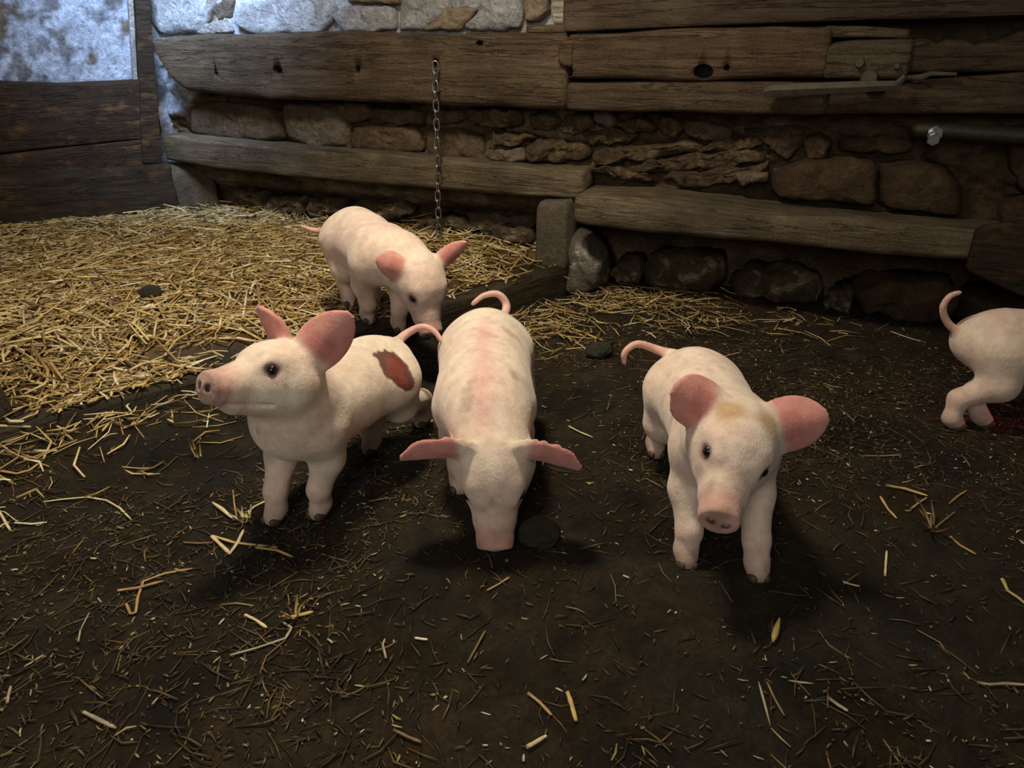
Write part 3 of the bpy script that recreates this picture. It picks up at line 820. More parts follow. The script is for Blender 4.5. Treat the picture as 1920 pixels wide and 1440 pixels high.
def stalks(n, xy, zf, lmin, lmax, wmin, wmax, palette, pw, tilt=0.12, lift=0.02, seed=1, bend=0.12, az=None):
    r = np.random.default_rng(seed)
    n = len(xy)
    L = r.uniform(0, 1, n) ** 1.5 * (lmax - lmin) + lmin
    W = r.uniform(wmin, wmax, n)
    a = r.uniform(0, 2 * math.pi, n) if az is None else az(n, r)
    d = np.stack([np.cos(a), np.sin(a), np.zeros(n)], 1); side = np.stack([-np.sin(a), np.cos(a), np.zeros(n)], 1)
    c = np.column_stack([xy, np.zeros(n)])
    tl = r.normal(0, tilt, n)
    hz = r.uniform(0, lift, n)
    kink = r.normal(0, bend, n) * L
    pts = []
    for t in (-0.5, 0.05, 0.5):
        p = c + d * (L * t)[:, None] + side * (kink * (1 - (2 * t) ** 2))[:, None]
        p[:, 2] = zf(p[:, 0], p[:, 1]) + hz + tl * L * t
        pts.append(p)
    P = np.stack(pts, 1)                                                  # n,3,3
    up = np.array([0, 0, 1.0])
    roll = r.uniform(-0.6, 0.6, n)
    A = side * np.cos(roll)[:, None] + up * np.sin(roll)[:, None]
    B = -side * np.sin(roll)[:, None] + up * np.cos(roll)[:, None]
    tp = np.array([0.75, 1.0, 0.7])
    V = np.zeros((n, 3, 4, 3))
    for k, (sa, sb) in enumerate(((-1, -1), (1, -1), (1, 1), (-1, 1))):
        V[:, :, k] = P + (A * (W * 0.5 * sa)[:, None])[:, None] * tp[None, :, None] + (B * (W * 0.28 * sb)[:, None])[:, None] * tp[None, :, None]
    base = (np.arange(n) * 12)[:, None, None]
    q = []
    for i in range(2):
        for k in range(4):
            q.append([i * 4 + k, i * 4 + (k + 1) % 4, (i + 1) * 4 + (k + 1) % 4, (i + 1) * 4 + k])
    q.append([3, 2, 1, 0]); q.append([8, 9, 10, 11])
    Qs = (base + np.array(q)[None]).reshape(-1, 4)
    pal = np.array(palette); ci = r.choice(len(pal), n, p=np.array(pw) / sum(pw))
    C = pal[ci] * r.uniform(0.75, 1.2, (n, 1))
    C = np.repeat(C, 12, 0)
    return V.reshape(-1, 3), Qs, np.clip(C, 0, 1)

GOLD = [(0.52, 0.37, 0.145), (0.64, 0.50, 0.24), (0.38, 0.25, 0.085), (0.76, 0.66, 0.42), (0.20, 0.125, 0.05)]
def scatter(n, x0, x1, y0, y1, cond, seed):
    r = np.random.default_rng(seed)
    out = np.zeros((0, 2))
    while len(out) < n:
        p = r.uniform((x0, y0), (x1, y1), (n * 2, 2))
        out = np.vstack([out, p[cond(p[:, 0], p[:, 1], r)]])
    return out[:n]
def bed_cond(x, y, r):
    p = np.stack([x, y, 0 * x], -1)
    d = sill_side(x, y) + fbm(p, 5, 3, 66) * 0.12
    den = 0.10 + 0.90 * sstep(0.15, 0.30, d)
    w = (x - BACK.o.x) * BACK.n.x + (y - BACK.o.y) * BACK.n.y
    den = den * (0.35 + 0.65 * sstep(0.05, 0.45, w))
    return in_bed(x, y, -0.04) & (r.uniform(0, 1, len(x)) < den)
V1, Q1, C1 = stalks(0, scatter(13500, -2.75, 0.2, 0.6, 4.1, bed_cond, 5), bed_z, 0.04, 0.22, 0.0032, 0.0085, GOLD, [4, 3.4, 3, 2.0, 1.4], 0.14, 0.026, 71, 0.10)
bed_col = bpy.data.objects.new('straw_bed', None)
bed_col.location = (-1.0, 2.6, 0)
link(bed_col, label='golden straw bed filling the corner behind the threshold plank', cat='straw bed', kind='stuff')
me2 = quad_mesh('straw', V1 - np.array([-1.0, 2.6, 0]), Q1, M['straw'], False, C1)
o = bpy.data.objects.new('straw', me2); link(o, bed_col, kind='stuff')
o = bpy.data.objects.new('bedding_base', me); o.location = (1.0, -2.6, 0); link(o, bed_col, kind='stuff')

# loose chaff trodden into the mud
def mud_cond(x, y, r):
    p = np.stack([x, y, 0 * x], -1)
    den = 0.25 + 0.75 * sstep(-0.15, 0.35, fbm(p, 2.6, 4, 44))
    w = (x - BACK.o.x) * BACK.n.x + (y - BACK.o.y) * BACK.n.y
    return (sill_side(x, y) < -0.005) & (w > -0.02) & (r.uniform(0, 1, len(x)) < den)
MUDP = [(0.055, 0.036, 0.016), (0.095, 0.062, 0.024), (0.16, 0.108, 0.042), (0.030, 0.02, 0.010), (0.34, 0.26, 0.12)]
parts = []
fz = lambda x, y: floor_z(x, y) + 0.001
parts.append(stalks(0, scatter(9000, -1.6, 2.2, 0.35, 3.1, mud_cond, 15), fz, 0.010, 0.075, 0.0012, 0.0036, MUDP, [4, 3, 0.7, 3, 0.12], 0.06, 0.004, 72, 0.06))
parts.append(stalks(0, scatter(14000, -1.6, 2.2, 0.35, 3.1, mud_cond, 16), fz, 0.003, 0.016, 0.0012, 0.0038, MUDP + [(0.56, 0.48, 0.31)], [3, 3, 2, 1, 1.0, 0.7], 0.10, 0.004, 73, 0.05))
def right_cond(x, y, r):
    a = np.hypot((x - 0.45) / 0.30, (y - 2.72) / 0.16); b_ = np.hypot((x - 0.10) / 0.16, (y - 2.42) / 0.20); c_ = np.hypot((x - 0.8) / 0.35, (y - 2.45) / 0.12)
    w = (x - BACK.o.x) * BACK.n.x + (y - BACK.o.y) * BACK.n.y
    return (r.uniform(0, 1, len(x)) < np.exp(-a ** 2 * 1.2) + 0.8 * np.exp(-b_ ** 2 * 1.2) + 0.35 * np.exp(-c_ ** 2 * 1.2)) & (sill_side(x, y) < -0.01) & (w > 0.0)
parts.append(stalks(0, scatter(520, -0.3, 1.4, 1.9, 3.0, right_cond, 17), fz, 0.03, 0.16, 0.0022, 0.005, GOLD, [4, 2, 4, 1, 3], 0.10, 0.018, 74, 0.15))
def left_cond(x, y, r):
    d = -sill_side(x, y)
    return (d > 0.005) & (r.uniform(0, 1, len(x)) < np.exp(-(d / 0.16) ** 2)) & (x < -0.45)
parts.append(stalks(0, scatter(330, -1.5, -0.4, 0.9, 2.4, left_cond, 18), lambda x, y: floor_z(x, y) + 0.003, 0.02, 0.13, 0.002, 0.0055, GOLD, [4, 4, 3, 3, 3], 0.12, 0.012, 75, 0.15))
def spill_cond(x, y, r):
    d = sill_side(x, y); p = np.stack([x, y, 0 * x], -1)
    return (d > 0.012) & (d < 0.14) & (x < 0.02) & (x > -1.5) & (r.uniform(0, 1, len(x)) < 0.15 + sstep(0.0, 0.4, fbm(p, 4, 3, 12) + sstep(-0.5, -1.1, x) * 0.25))
parts.append(stalks(0, scatter(420, -1.5, 0.05, 0.9, 2.7, spill_cond, 19), lambda x, y: 0.090 + sstep(-0.6, 0.2, x) * 0.03, 0.02, 0.11, 0.003, 0.007, GOLD, [4, 4, 3, 3, 2], 0.08, 0.012, 76, 0.15))
off = 0; VV = []; QQ = []; CC = []
for v_, q_, c_ in parts:
    VV.append(v_); QQ.append(q_ + off); CC.append(c_); off += len(v_)
me = quad_mesh('loose_chaff', np.concatenate(VV), np.concatenate(QQ), M['straw'], False, np.concatenate(CC))
link(bpy.data.objects.new('loose_chaff', me), label='brown chaff and straw bits trodden into the mud floor', cat='chaff', kind='stuff')

# stalks that can be picked out one by one: pixel polyline on the floor, width, colour, label
PALE = (0.66, 0.55, 0.30); TAN = (0.42, 0.26, 0.10); YEL = (0.52, 0.38, 0.13); GREY = (0.36, 0.30, 0.20); BRN = (0.19, 0.12, 0.055); WHT = (0.74, 0.68, 0.52)
SOLO = [
 ([(-12,914),(40,914),(64,907),(92,893)], 0.0075, TAN, 'thick tan straw stalk curving in from the left edge'),
 ([(80,946),(120,938),(165,935),(200,938),(225,952),(247,977)], 0.005, PALE, 'long pale arched straw stalk on the mud at the left'),
 ([(232,888),(262,886),(291,883)], 0.005, TAN, 'short level orange straw stalk left of the upright yellow stubble'),
 ([(0,965),(10,980),(20,996)], 0.006, PALE, 'short pale straw stub at the left edge under the arched stalk'),
 ([(28,980),(60,980),(88,978)], 0.005, WHT, 'straight whitish straw stub left of the arched stalk'),
 ([(400,950),(418,962),(440,979)], 0.009, PALE, 'flat pale husk left of the straw knot in front of the piglet'),
 ([(438,925),(440,948),(444,972)], 0.0035, TAN, 'thin tan stem standing beside the straw knot'),
 ([(460,968),(478,954),(500,942)], 0.006, PALE, 'pale straw blade right of the straw knot'),
 ([(398,1009),(415,1024),(432,1042),(446,1018),(457,996)], 0.008, PALE, 'pale straw stalk bent into a V'),
 ([(400,1008),(440,1018),(520,1029)], 0.007, YEL, 'yellow straw stalk lying across the V-bent stalk'),
 ([(480,1030),(520,1035),(549,1045)], 0.006, YEL, 'frayed yellow straw end right of the V-bent stalk'),
 ([(345,1021),(372,1021),(400,1019)], 0.005, BRN, 'brown straw stalk left of the V-bent stalk'),
 ([(236,1130),(243,1146),(253,1144),(258,1120),(270,1095),(310,1082),(362,1072)], 0.0055, TAN, 'hooked tan straw stalk curling back on itself'),
 ([(222,1111),(260,1106),(308,1096)], 0.007, TAN, 'broad tan straw blade under the hooked stalk'),
 ([(432,1232),(480,1219),(536,1199),(547,1178),(530,1166)], 0.0055, GREY, 'forked grey straw stalk in the lower left'),
 ([(536,1201),(500,1232),(488,1262),(496,1292),(508,1314)], 0.0028, BRN, 'thin curling brown stem below the forked stalk'),
 ([(460,1154),(480,1166),(501,1181)], 0.006, PALE, 'short pale straw stub above the forked stalk'),
 ([(538,1160),(562,1156),(588,1152)], 0.008, YEL, 'yellow straw clump base right of the pale stub'),
 ([(155,1331),(185,1346),(217,1363)], 0.006, GREY, 'grey straw stub in the lower left corner area'),
 ([(145,1200),(150,1178),(168,1148)], 0.0035, GREY, 'thin grey curved stem left of the hooked stalk'),
 ([(44,1246),(60,1235),(80,1222)], 0.004, GREY, 'thin grey straw at the far lower left'),
 ([(14,1320),(16,1302),(20,1286)], 0.005, GREY, 'grey straw bit upright at the lower left edge'),
 ([(877,1246),(892,1214),(910,1181)], 0.0045, BRN, 'brown twig in the lower middle of the mud floor'),
 ([(602,1035),(632,1043),(664,1054),(668,1070)], 0.003, BRN, 'thin bent brown twig in front of the looking-up piglet'),
 ([(913,1108),(935,1097),(955,1084)], 0.0045, TAN, 'tan straw under the snout of the rooting piglet'),
 ([(724,1236),(718,1212),(727,1060)][:2] + [(722,1200)], 0.004, GREY, 'small grey straw bit in the lower middle'),
 ([(778,1196),(790,1199),(802,1201)], 0.005, WHT, 'white straw stub in the lower middle'),
 ([(990,1308),(1012,1325),(1034,1345)], 0.006, TAN, 'short tan straw lying left of the split stalk'),
 ([(1064,1302),(1072,1328),(1080,1356)], 0.0075, YEL, 'split yellow stalk near the bottom middle'),
 ([(988,1414),(1005,1402),(1024,1388)], 0.007, PALE, 'frayed pale straw near the bottom edge'),
 ([(738,1372),(765,1383),(790,1395)], 0.0055, BRN, 'brown straw at the bottom left of centre'),
 ([(1447,1216),(1452,1196),(1459,1172)], 0.011, YEL, 'upright yellow husk in front of the right piglet'),
 ([(1420,1290),(1432,1325),(1444,1366)], 0.004, GREY, 'long grey stem below the yellow husk'),
 ([(1436,1290),(1452,1318),(1470,1346)], 0.004, BRN, 'brown stem right of the long grey stem'),
 ([(1476,1287),(1500,1290),(1522,1294)], 0.004, GREY, 'grey straw right of the yellow husk'),
 ([(1550,1320),(1570,1330),(1588,1339)], 0.007, GREY, 'grey straw bit at the lower right'),
 ([(1580,1095),(1595,1100),(1612,1105)], 0.0045, PALE, 'pale straw stub right of the right piglet front hoof'),
 ([(1660,1078),(1661,1056),(1662,1036)], 0.0045, PALE, 'pale upright straw right of the right piglet'),
 ([(1718,1185),(1760,1210),(1770,1222)], 0.0035, BRN, 'brown stem at the lower right'),
 ([(1832,1284),(1852,1287),(1885,1285),(1930,1287)], 0.006, GREY, 'grey stick entering at the right edge'),
 ([(1880,1085),(1888,1112),(1905,1126),(1925,1142)], 0.007, YEL, 'yellow straw at the right edge below the dark straw tangle'),
 ([(1660,917),(1695,922),(1738,931)], 0.008, YEL, 'yellow straw blade topping the dark straw tangle at the right'),
 ([(1650,935),(1665,955),(1682,970)], 0.006, YEL, 'yellow straw left in the dark straw tangle'),
 ([(1708,952),(1722,943),(1737,934)], 0.0055, TAN, 'tan straw in the dark straw tangle'),
 ([(1780,945),(1796,932),(1812,920)], 0.005, TAN, 'brown straw pointing up right of the dark straw tangle'),
 ([(1725,955),(1748,985),(1752,990),(1790,960)], 0.005, BRN, 'bent brown stem in the dark straw tangle'),
 ([(1782,1005),(1800,1022),(1830,1038)], 0.006, TAN, 'tan straw below the dark straw tangle'),
 ([(1066,798),(1086,809),(1111,823)], 0.005, PALE, 'pale straw between the rooting piglet and the right piglet'),
 ([(1618,858),(1652,856),(1690,853)], 0.004, TAN, 'thin level straw right of the right piglet ear'),
 ([(1337,672),(1360,668),(1387,663)], 0.006, TAN, 'tan straw just behind the right piglet back'),
 ([(1670,618),(1702,628),(1737,640)], 0.005, PALE, 'single pale straw left of the piglet at the right edge'),
 ([(1068,617),(1092,626),(1130,637)], 0.008, YEL, 'yellow straw right of the rooting piglet rump'),
 ([(1352,540),(1366,548),(1382,556)], 0.007, PALE, 'pale straw on the mud by the base stones'),
 ([(1460,553),(1478,555),(1495,556)], 0.007, PALE, 'pale straw by the dark base stones at the right'),
]
for i, (pix, w, colr, lab) in enumerate(SOLO):
    pts = [ground(x, y, 0.0) for x, y in pix]
    pts = [Vector((p.x, p.y, float(floor_z(np.array([p.x]), np.array([p.y]))[0]) + w * 0.5 + 0.002)) for p in pts]
    # densify
    fine = []
    for a_, b_ in zip(pts[:-1], pts[1:]):
        for k in range(3): fine.append(a_.lerp(b_, k / 3))
    fine.append(pts[-1])
    org = Vector((sum(p.x for p in pts) / len(pts), sum(p.y for p in pts) / len(pts), min(p.z for p in pts) - w * 0.5))
    rad = [w * 0.5 * (0.85 + 0.3 * random.random()) for _ in fine]; rad[-1] *= 0.6
    if 'husk' in lab: rad = [w * 0.55 * math.sin(math.pi * (0.12 + 0.83 * k / (len(fine) - 1))) for k in range(len(fine))]
    V, Fc = tube_mesh([p - org for p in fine], rad, 6, 0.55)
    cc = np.array(colr) * (0.85 + 0.3 * rng.random((len(V), 1)))
    mesh_obj('straw_stalk' if 'husk' not in lab else 'straw_husk', V, Fc, M['straw'], None, True, cc, loc=org, label=lab, cat='straw', group='loose straw on the mud floor')

# small tufts standing up from the mud
def tuft(px, py, n, h, spread, col_, label, seed):
    r = random.Random(seed); g = ground(px, py, 0.0); g.z = float(floor_z(np.array([g.x]), np.array([g.y]))[0])
    e = empty('straw_tuft', g, label=label, cat='straw tuft')
    for k in range(n):
        a = r.uniform(0, 6.28); L = h * r.uniform(0.6, 1.1)
        b0 = Vector((math.cos(a), math.sin(a), 0)) * 0.006
        tipv = Vector((math.cos(a) * spread * r.uniform(0.3, 1), math.sin(a) * spread * r.uniform(0.3, 1), L))
        V, Fc = tube_mesh([b0, b0.lerp(tipv, 0.5) + Vector((r.uniform(-.004, .004), r.uniform(-.004, .004), 0)), tipv], [0.0030, 0.0032, 0.0018], 5, 0.6)
        mesh_obj('stalk', V, Fc, M['straw'], e, True, np.array(col_) * (0.8 + 0.4 * r.random()) * np.ones((len(V), 3)))
tuft(372, 860, 6, 0.045, 0.02, YEL, 'upright yellow straw stubble left of the looking-up piglet', 1)
tuft(458, 975, 9, 0.025, 0.03, PALE, 'crumpled pale straw knot by the looking-up piglet front hoof', 2)
tuft(552, 1152, 7, 0.030, 0.035, YEL, 'yellow straw tuft on the mud in the lower left', 3)
tuft(1752, 990, 8, 0.035, 0.06, BRN, 'brown straw tangle on the mud at the right', 4)
tuft(80, 800, 10, 0.045, 0.06, TAN, 'tan straw tuft at the left end of the threshold plank', 5)

# ------------------------------------------------------------------ dung lumps
def lump(px, py, z0, r, sc, label, seed):
    g = ground(px, py, z0)
    bm = bmesh.new(); bmesh.ops.create_icosphere(bm, subdivisions=4, radius=r)
    V = np.array([v.co[:] for v in bm.verts])
    V = V * (1 + 0.22 * fbm(V, 18, 3, seed)[:, None] + 0.08 * fbm(V, 60, 2, seed + 1)[:, None]) * np.array(sc)
    V[:, 2] -= V[:, 2].min() * 0.8
    for v, c_ in zip(bm.verts, V): v.co = c_
    return bm_obj('dung_lump', bm, M['dung'], None, g - Vector((0, 0, 0.004)), 0.3, True, label=label, cat='dung')
lump(1010, 1015, 0.0, 0.042, (1.05, 0.9, 0.75), 'round dark dung ball beside the snout of the rooting piglet', 1)
lump(1122, 668, 0.0, 0.040, (1.2, 0.8, 0.7), 'dark dung lump on the mud behind the rooting piglet', 2)
lump(284, 556, 0.15, 0.034, (1.1, 0.8, 0.7), 'small black dung lump lying on the straw bed', 3)

# ------------------------------------------------------------------ piglets: smooth-blended solid -> one continuous skin
VOX = 0.0036

class Field:
    def __init__(self, lo, hi):
        self.lo = np.array(lo); self.n = np.ceil((np.array(hi) - self.lo) / VOX).astype(int) + 1
        self.D = np.full(self.n, 1.0)
    def window(self, lo, hi):
        a = np.clip(np.floor((np.array(lo) - self.lo) / VOX).astype(int), 0, self.n - 1)
        b = np.clip(np.ceil((np.array(hi) - self.lo) / VOX).astype(int) + 1, 1, self.n)
        ax = [self.lo[k] + np.arange(a[k], b[k]) * VOX for k in range(3)]
        G = np.stack(np.meshgrid(*ax, indexing='ij'), -1)
        return tuple(slice(a[k], b[k]) for k in range(3)), G
    def add(self, fn, lo, hi, k):
        pad = k + 0.02
        sl, G = self.window(np.array(lo) - pad, np.array(hi) + pad)
        d = fn(G); e = self.D[sl]
        h = np.maximum(k - np.abs(d - e), 0) / k
        self.D[sl] = np.minimum(d, e) - h * h * k * 0.25
    def sub(self, fn, lo, hi, k):
        pad = k + 0.01
        sl, G = self.window(np.array(lo) - pad, np.array(hi) + pad)
        d = -fn(G); e = self.D[sl]
        h = np.maximum(k - np.abs(d - e), 0) / k
        self.D[sl] = np.maximum(d, e) + h * h * k * 0.25
    def cap(self, a, b, ra, rb, k, sub=False, squash=None):
        a = np.array(a, float); b = np.array(b, float)
        ab = b - a; l2 = max(ab @ ab, 1e-9)
        def fn(G):
            p = G - a
            t = np.clip((p @ ab) / l2, 0, 1)
            return np.linalg.norm(p - t[..., None] * ab, axis=-1) - (ra + (rb - ra) * t)
        r = max(ra, rb)
        (self.sub if sub else self.add)(fn, np.minimum(a, b) - r, np.maximum(a, b) + r, k)
    def ell(self, c, R, rad, k):
        """ellipsoid with axes = columns of R"""
        c = np.array(c); rad = np.array(rad)
        def fn(G):
            q = ((G - c) @ R) / rad
            l = np.linalg.norm(q, axis=-1)
            g = np.linalg.norm(q / rad, axis=-1) + 1e-9
            return l * (l - 1) / g
        m = rad.max()
        self.add(fn, c - m, c + m, k)
    def mesh(self):
        D = self.D; neg = D < 0
        nx, ny, nz = D.shape
        cnt = np.zeros((nx - 1, ny - 1, nz - 1), int)
        for dx in (0, 1):
            for dy in (0, 1):
                for dz in (0, 1):
                    cnt += neg[dx:nx - 1 + dx, dy:ny - 1 + dy, dz:nz - 1 + dz]
        act = (cnt > 0) & (cnt < 8)
        I = np.argwhere(act)
        idx = -np.ones(act.shape, int); idx[act] = np.arange(len(I))
        acc = np.zeros((len(I), 3)); num = np.zeros(len(I))
        corners = [(a, b, c) for a in (0, 1) for b in (0, 1) for c in (0, 1)]
        for c0 in corners:
            for ax in range(3):
                if c0[ax]: continue
                c1 = list(c0); c1[ax] = 1
                v0 = D[I[:, 0] + c0[0], I[:, 1] + c0[1], I[:, 2] + c0[2]]
                v1 = D[I[:, 0] + c1[0], I[:, 1] + c1[1], I[:, 2] + c1[2]]
                m = (v0 < 0) != (v1 < 0)
                t = np.where(m, v0 / np.where(m, v0 - v1, 1), 0)
                p = np.array(c0, float)[None] + np.zeros((len(I), 3)); p[:, ax] += t
                acc[m] += p[m]; num[m] += 1
        V = self.lo + (I + acc / num[:, None]) * VOX
        Qs = []
        for ax in range(3):
            u, w = (ax + 1) % 3, (ax + 2) % 3
            sl0 = [slice(1, -1)] * 3; sl1 = [slice(1, -1)] * 3
            sl0[ax] = slice(0, -1); sl1[ax] = slice(1, None)
            a_, b_ = neg[tuple(sl0)], neg[tuple(sl1)]
            E = np.argwhere(a_ != b_)
            o_ = np.ones(3, int); o_[ax] = 0
            E = E + o_
            flip = neg[E[:, 0], E[:, 1], E[:, 2]]
            def ci(du, dw):
                e = E.copy(); e[:, u] -= du; e[:, w] -= dw
                return idx[e[:, 0], e[:, 1], e[:, 2]]
            q = np.stack([ci(1, 1), ci(0, 1), ci(0, 0), ci(1, 0)], 1)
            q[~flip] = q[~flip][:, ::-1]
            Qs.append(q)
        return V, np.concatenate(Qs)

def catmull(P, n):
    P = [np.array(p, float) for p in P]; P = [2 * P[0] - P[1]] + P + [2 * P[-1] - P[-2]]
    out = []
    for i in range(1, len(P) - 2):
        for k in range(n):
            t = k / n
            out.append(0.5 * ((2 * P[i]) + (-P[i - 1] + P[i + 1]) * t + (2 * P[i - 1] - 5 * P[i] + 4 * P[i + 1] - P[i + 2]) * t * t + (-P[i - 1] + 3 * P[i] - 3 * P[i + 1] + P[i + 2]) * t ** 3))
    out.append(P[-2])
    return out

def norm(v):
    v = np.array(v, float); return v / np.linalg.norm(v)

def piglet(base, heading, s, head_c, head_f, head_up, feet, ears, tail, label, seed=0, wound=None, pitch=0.0, arch=0.0, dirt=0.4, pink=0.35,
           shoulder_z=0.0, hip_z=0.0, stance=None, spine_pink=0.0, ybend=0.0, dirty_feet=0.5, headscale=1.0, fat=1.0, stretch=1.0, ear_col=(0.60, 0.25, 0.22), ochre=False, blunt=2.0):
    """base: world ground point; local x forward, y left, z up. All local sizes are multiplied by s."""
    cw, sw = math.cos(heading), math.sin(heading)
    Rw = np.array([[cw, sw, 0], [-sw, cw, 0], [0, 0, 1.0]])              # world -> local rotation
    toL = lambda p: Rw @ (np.array(p, float) - np.array(base, float)) / s
    head_c = toL(head_c); head_f = Rw @ np.array(head_f, float); head_up = Rw @ np.array(head_up, float)
    tail = [toL(p) for p in tail]
    feet = [tuple(toL(p)[:2]) + (toL(p)[2], k) for p, k in feet]
    lo = np.array([-0.48, -0.34, -0.05]) * s; hi = np.array([0.50, 0.34, 0.60]) * s
    f = Field(lo, hi)
    S = lambda *p: np.array(p, float) * s
    def sp(x, z, r):                                     # spine points, bent sideways and stretched
        return S(x * stretch, ybend * (x - 0.0) ** 2 * (1 if x > 0 else -1), z), r * s * fat
    pts = [sp(-0.190, 0.222 + hip_z, 0.060), sp(-0.130, 0.222 + hip_z, 0.077), sp(-0.035, 0.215 + arch * 0.5 + (hip_z + shoulder_z) / 2, 0.083),
           sp(0.07, 0.214 + shoulder_z * 0.7, 0.081), sp(0.138, 0.218 + shoulder_z, 0.071)]
    for (a, ra), (b, rb) in zip(pts[:-1], pts[1:]):
        f.cap(a, b, ra, rb, 0.05 * s)
    for sg in (-1, 1):                                   # hips, shoulder blades
        f.cap(S(-0.150 * stretch, sg * 0.040, 0.222 + hip_z), S(-0.105 * stretch, sg * 0.048, 0.210 + hip_z), 0.052 * s, 0.052 * s, 0.03 * s)
        f.cap(S(0.085 * stretch, sg * 0.038, 0.248 + shoulder_z), S(0.115 * stretch, sg * 0.054, 0.200 + shoulder_z), 0.038 * s, 0.044 * s, 0.03 * s)
    # neck
    H = S(*head_c); hf = norm(head_f); hu = norm(np.array(head_up) - hf * (np.array(head_up) @ hf)); hl = np.cross(hu, hf)
    R = np.stack([hf, hl, hu], 1)
    hs = s * headscale
    hp = lambda x, y, z: H + R @ (np.array([x, y, z]) * hs)
    nb = pts[-1][0]; mid = (nb + hp(-0.03, 0, -0.01)) / 2 + S(0, 0, 0.008)
    f.cap(nb, mid, 0.074 * s, 0.068 * s, 0.05 * s); f.cap(mid, hp(-0.02, 0, -0.01), 0.068 * s, 0.062 * hs, 0.045 * s)
    # head
    f.ell(hp(0.0, 0, 0.004), R, np.array([0.072, 0.066, 0.064]) * hs, 0.03 * s)
    f.cap(hp(0.03, 0, 0.002), hp(0.10, 0, -0.022), 0.052 * hs, 0.038 * hs, 0.03 * s)
    f.cap(hp(0.10, 0, -0.022), hp(0.128, 0, -0.026), 0.038 * hs, 0.031 * hs, 0.015 * s)
    f.cap(hp(-0.01, 0, -0.038), hp(0.092, 0, -0.052), 0.047 * hs, 0.024 * hs, 0.022 * s)
    for sg in (-1, 1):
        f.cap(hp(-0.005, sg * 0.036, -0.022), hp(0.045, sg * 0.022, -0.030), 0.040 * hs, 0.030 * hs, 0.025 * s)
        f.cap(hp(0.035, sg * 0.036, 0.034), hp(0.058, sg * 0.030, 0.026), 0.013 * hs, 0.011 * hs, 0.02 * s)     # brow
    # snout disc
    sc_ = hp(0.142, 0, -0.024)
    def disc(G):
        q = (G - sc_) @ R
        a = np.abs(q[..., 0]) - 0.008 * hs
        r = np.sqrt(q[..., 1] ** 2 + (q[..., 2] * 1.12) ** 2) - 0.030 * hs
        return np.minimum(np.maximum(a, r), 0) + np.sqrt(np.maximum(a, 0) ** 2 + np.maximum(r, 0) ** 2) - 0.004 * hs
    f.add(disc, sc_ - 0.045 * hs, sc_ + 0.045 * hs, 0.012 * s)
    nost = []
    for sg in (-1, 1):
        c_ = hp(0.156, sg * 0.0125, -0.024); nost.append(c_)
        f.cap(c_, hp(0.148, sg * 0.0125, -0.024), 0.0065 * hs, 0.005 * hs, 0.004, sub=True)
        f.cap(hp(0.122, sg * 0.027, -0.053), hp(0.045, sg * 0.049, -0.048), 0.0035, 0.003, 0.006, sub=True)   # mouth line
        f.cap(hp(0.060, sg * 0.054, 0.018), hp(0.052, sg * 0.058, 0.018), 0.0085 * hs, 0.006 * hs, 0.010, sub=True)   # eye socket
    # ears: cupped leaf shells
    ear_info = []
    for sg, (d, nrm, L, Wd, cup) in zip((1, -1), ears):                 # left then right; d and nrm in world directions
        dv = norm(Rw @ np.array(d, float)); nv = Rw @ np.array(nrm, float); nv = norm(nv - dv * (nv @ dv)); wv = np.cross(nv, dv)
        root = hp(-0.022, sg * 0.046, 0.038)
        Lh, Wh = L * hs, Wd * hs
        def ear(G, root=root, dv=dv, nv=nv, wv=wv, Lh=Lh, Wh=Wh, cup=cup):
            p = G - root
            u = p @ dv; w = p @ wv; h = p @ nv
            t = np.clip(u / Lh, -0.15, 1)
            half = Wh * 0.5 * np.where(t < 0.36, 1 - 0.45 * ((0.36 - t) / 0.5) ** 2, np.clip(1 - np.clip((t - 0.36) / 0.66, 0, 1) ** blunt, 0, 1) ** 0.66) + 0.001
            cc = cup * (w * w) / (Wh * 0.5) - cup * 0.10 * u
            q = h + cc
            th = 0.0040 + 0.003 * np.clip(1 - t * 2.5, 0, 1)
            a = np.abs(q) - th; b = np.maximum(np.abs(w) - half, np.maximum(u - Lh * 1.01, -u - 0.012)) * 0.8
            return np.minimum(np.maximum(a, b), 0) + np.sqrt(np.maximum(a, 0) ** 2 + np.maximum(b, 0) ** 2) - 0.0012
        ends = np.array([root, root + dv * Lh])
        m = Wh * 0.75 + 0.01
        f.add(ear, ends.min(0) - m, ends.max(0) + m, 0.012 * s)
        ear_info.append((ear, root, dv, nv, Lh))
    # legs: feet = (front left, front right, rear left, rear right) local (x, y, lift, bend)
    hoof_pos = []
    for i, (fx, fy, lift, kn) in enumerate(feet):
        sg = 1 if i % 2 == 0 else -1
        foot = S(fx, fy, 0) + np.array([0, 0, lift * s])
        if i < 2:
            top = S(0.118 * stretch, sg * 0.050, 0.192 + shoulder_z)
            elbow = top * 0.55 + foot * 0.45 + S(-0.018, sg * 0.006, 0.022)
            knee = top * 0.22 + foot * 0.78 + S(0.004 + kn, 0, 0.022)
            fet = foot + S(-0.004, 0, 0.030)
            f.cap(top, elbow, 0.046 * s, 0.034 * s, 0.025 * s)
            f.cap(elbow, knee, 0.034 * s, 0.0240 * s, 0.02 * s)
            f.cap(knee, fet, 0.0242 * s, 0.0212 * s, 0.012 * s)
        else:
            top = S(-0.142 * stretch, sg * 0.046, 0.202 + hip_z)
            stif = top * 0.60 + foot * 0.40 + S(0.040, sg * 0.010, 0.012)
            hock = top * 0.25 + foot * 0.75 + S(-0.030 + kn, 0, 0.032)
            fet = foot + S(-0.006, 0, 0.030)
            f.cap(top, stif, 0.064 * s, 0.045 * s, 0.03 * s)
            f.cap(stif, hock, 0.040 * s, 0.0245 * s, 0.02 * s)
            f.cap(hock, fet, 0.0248 * s, 0.0205 * s, 0.014 * s)
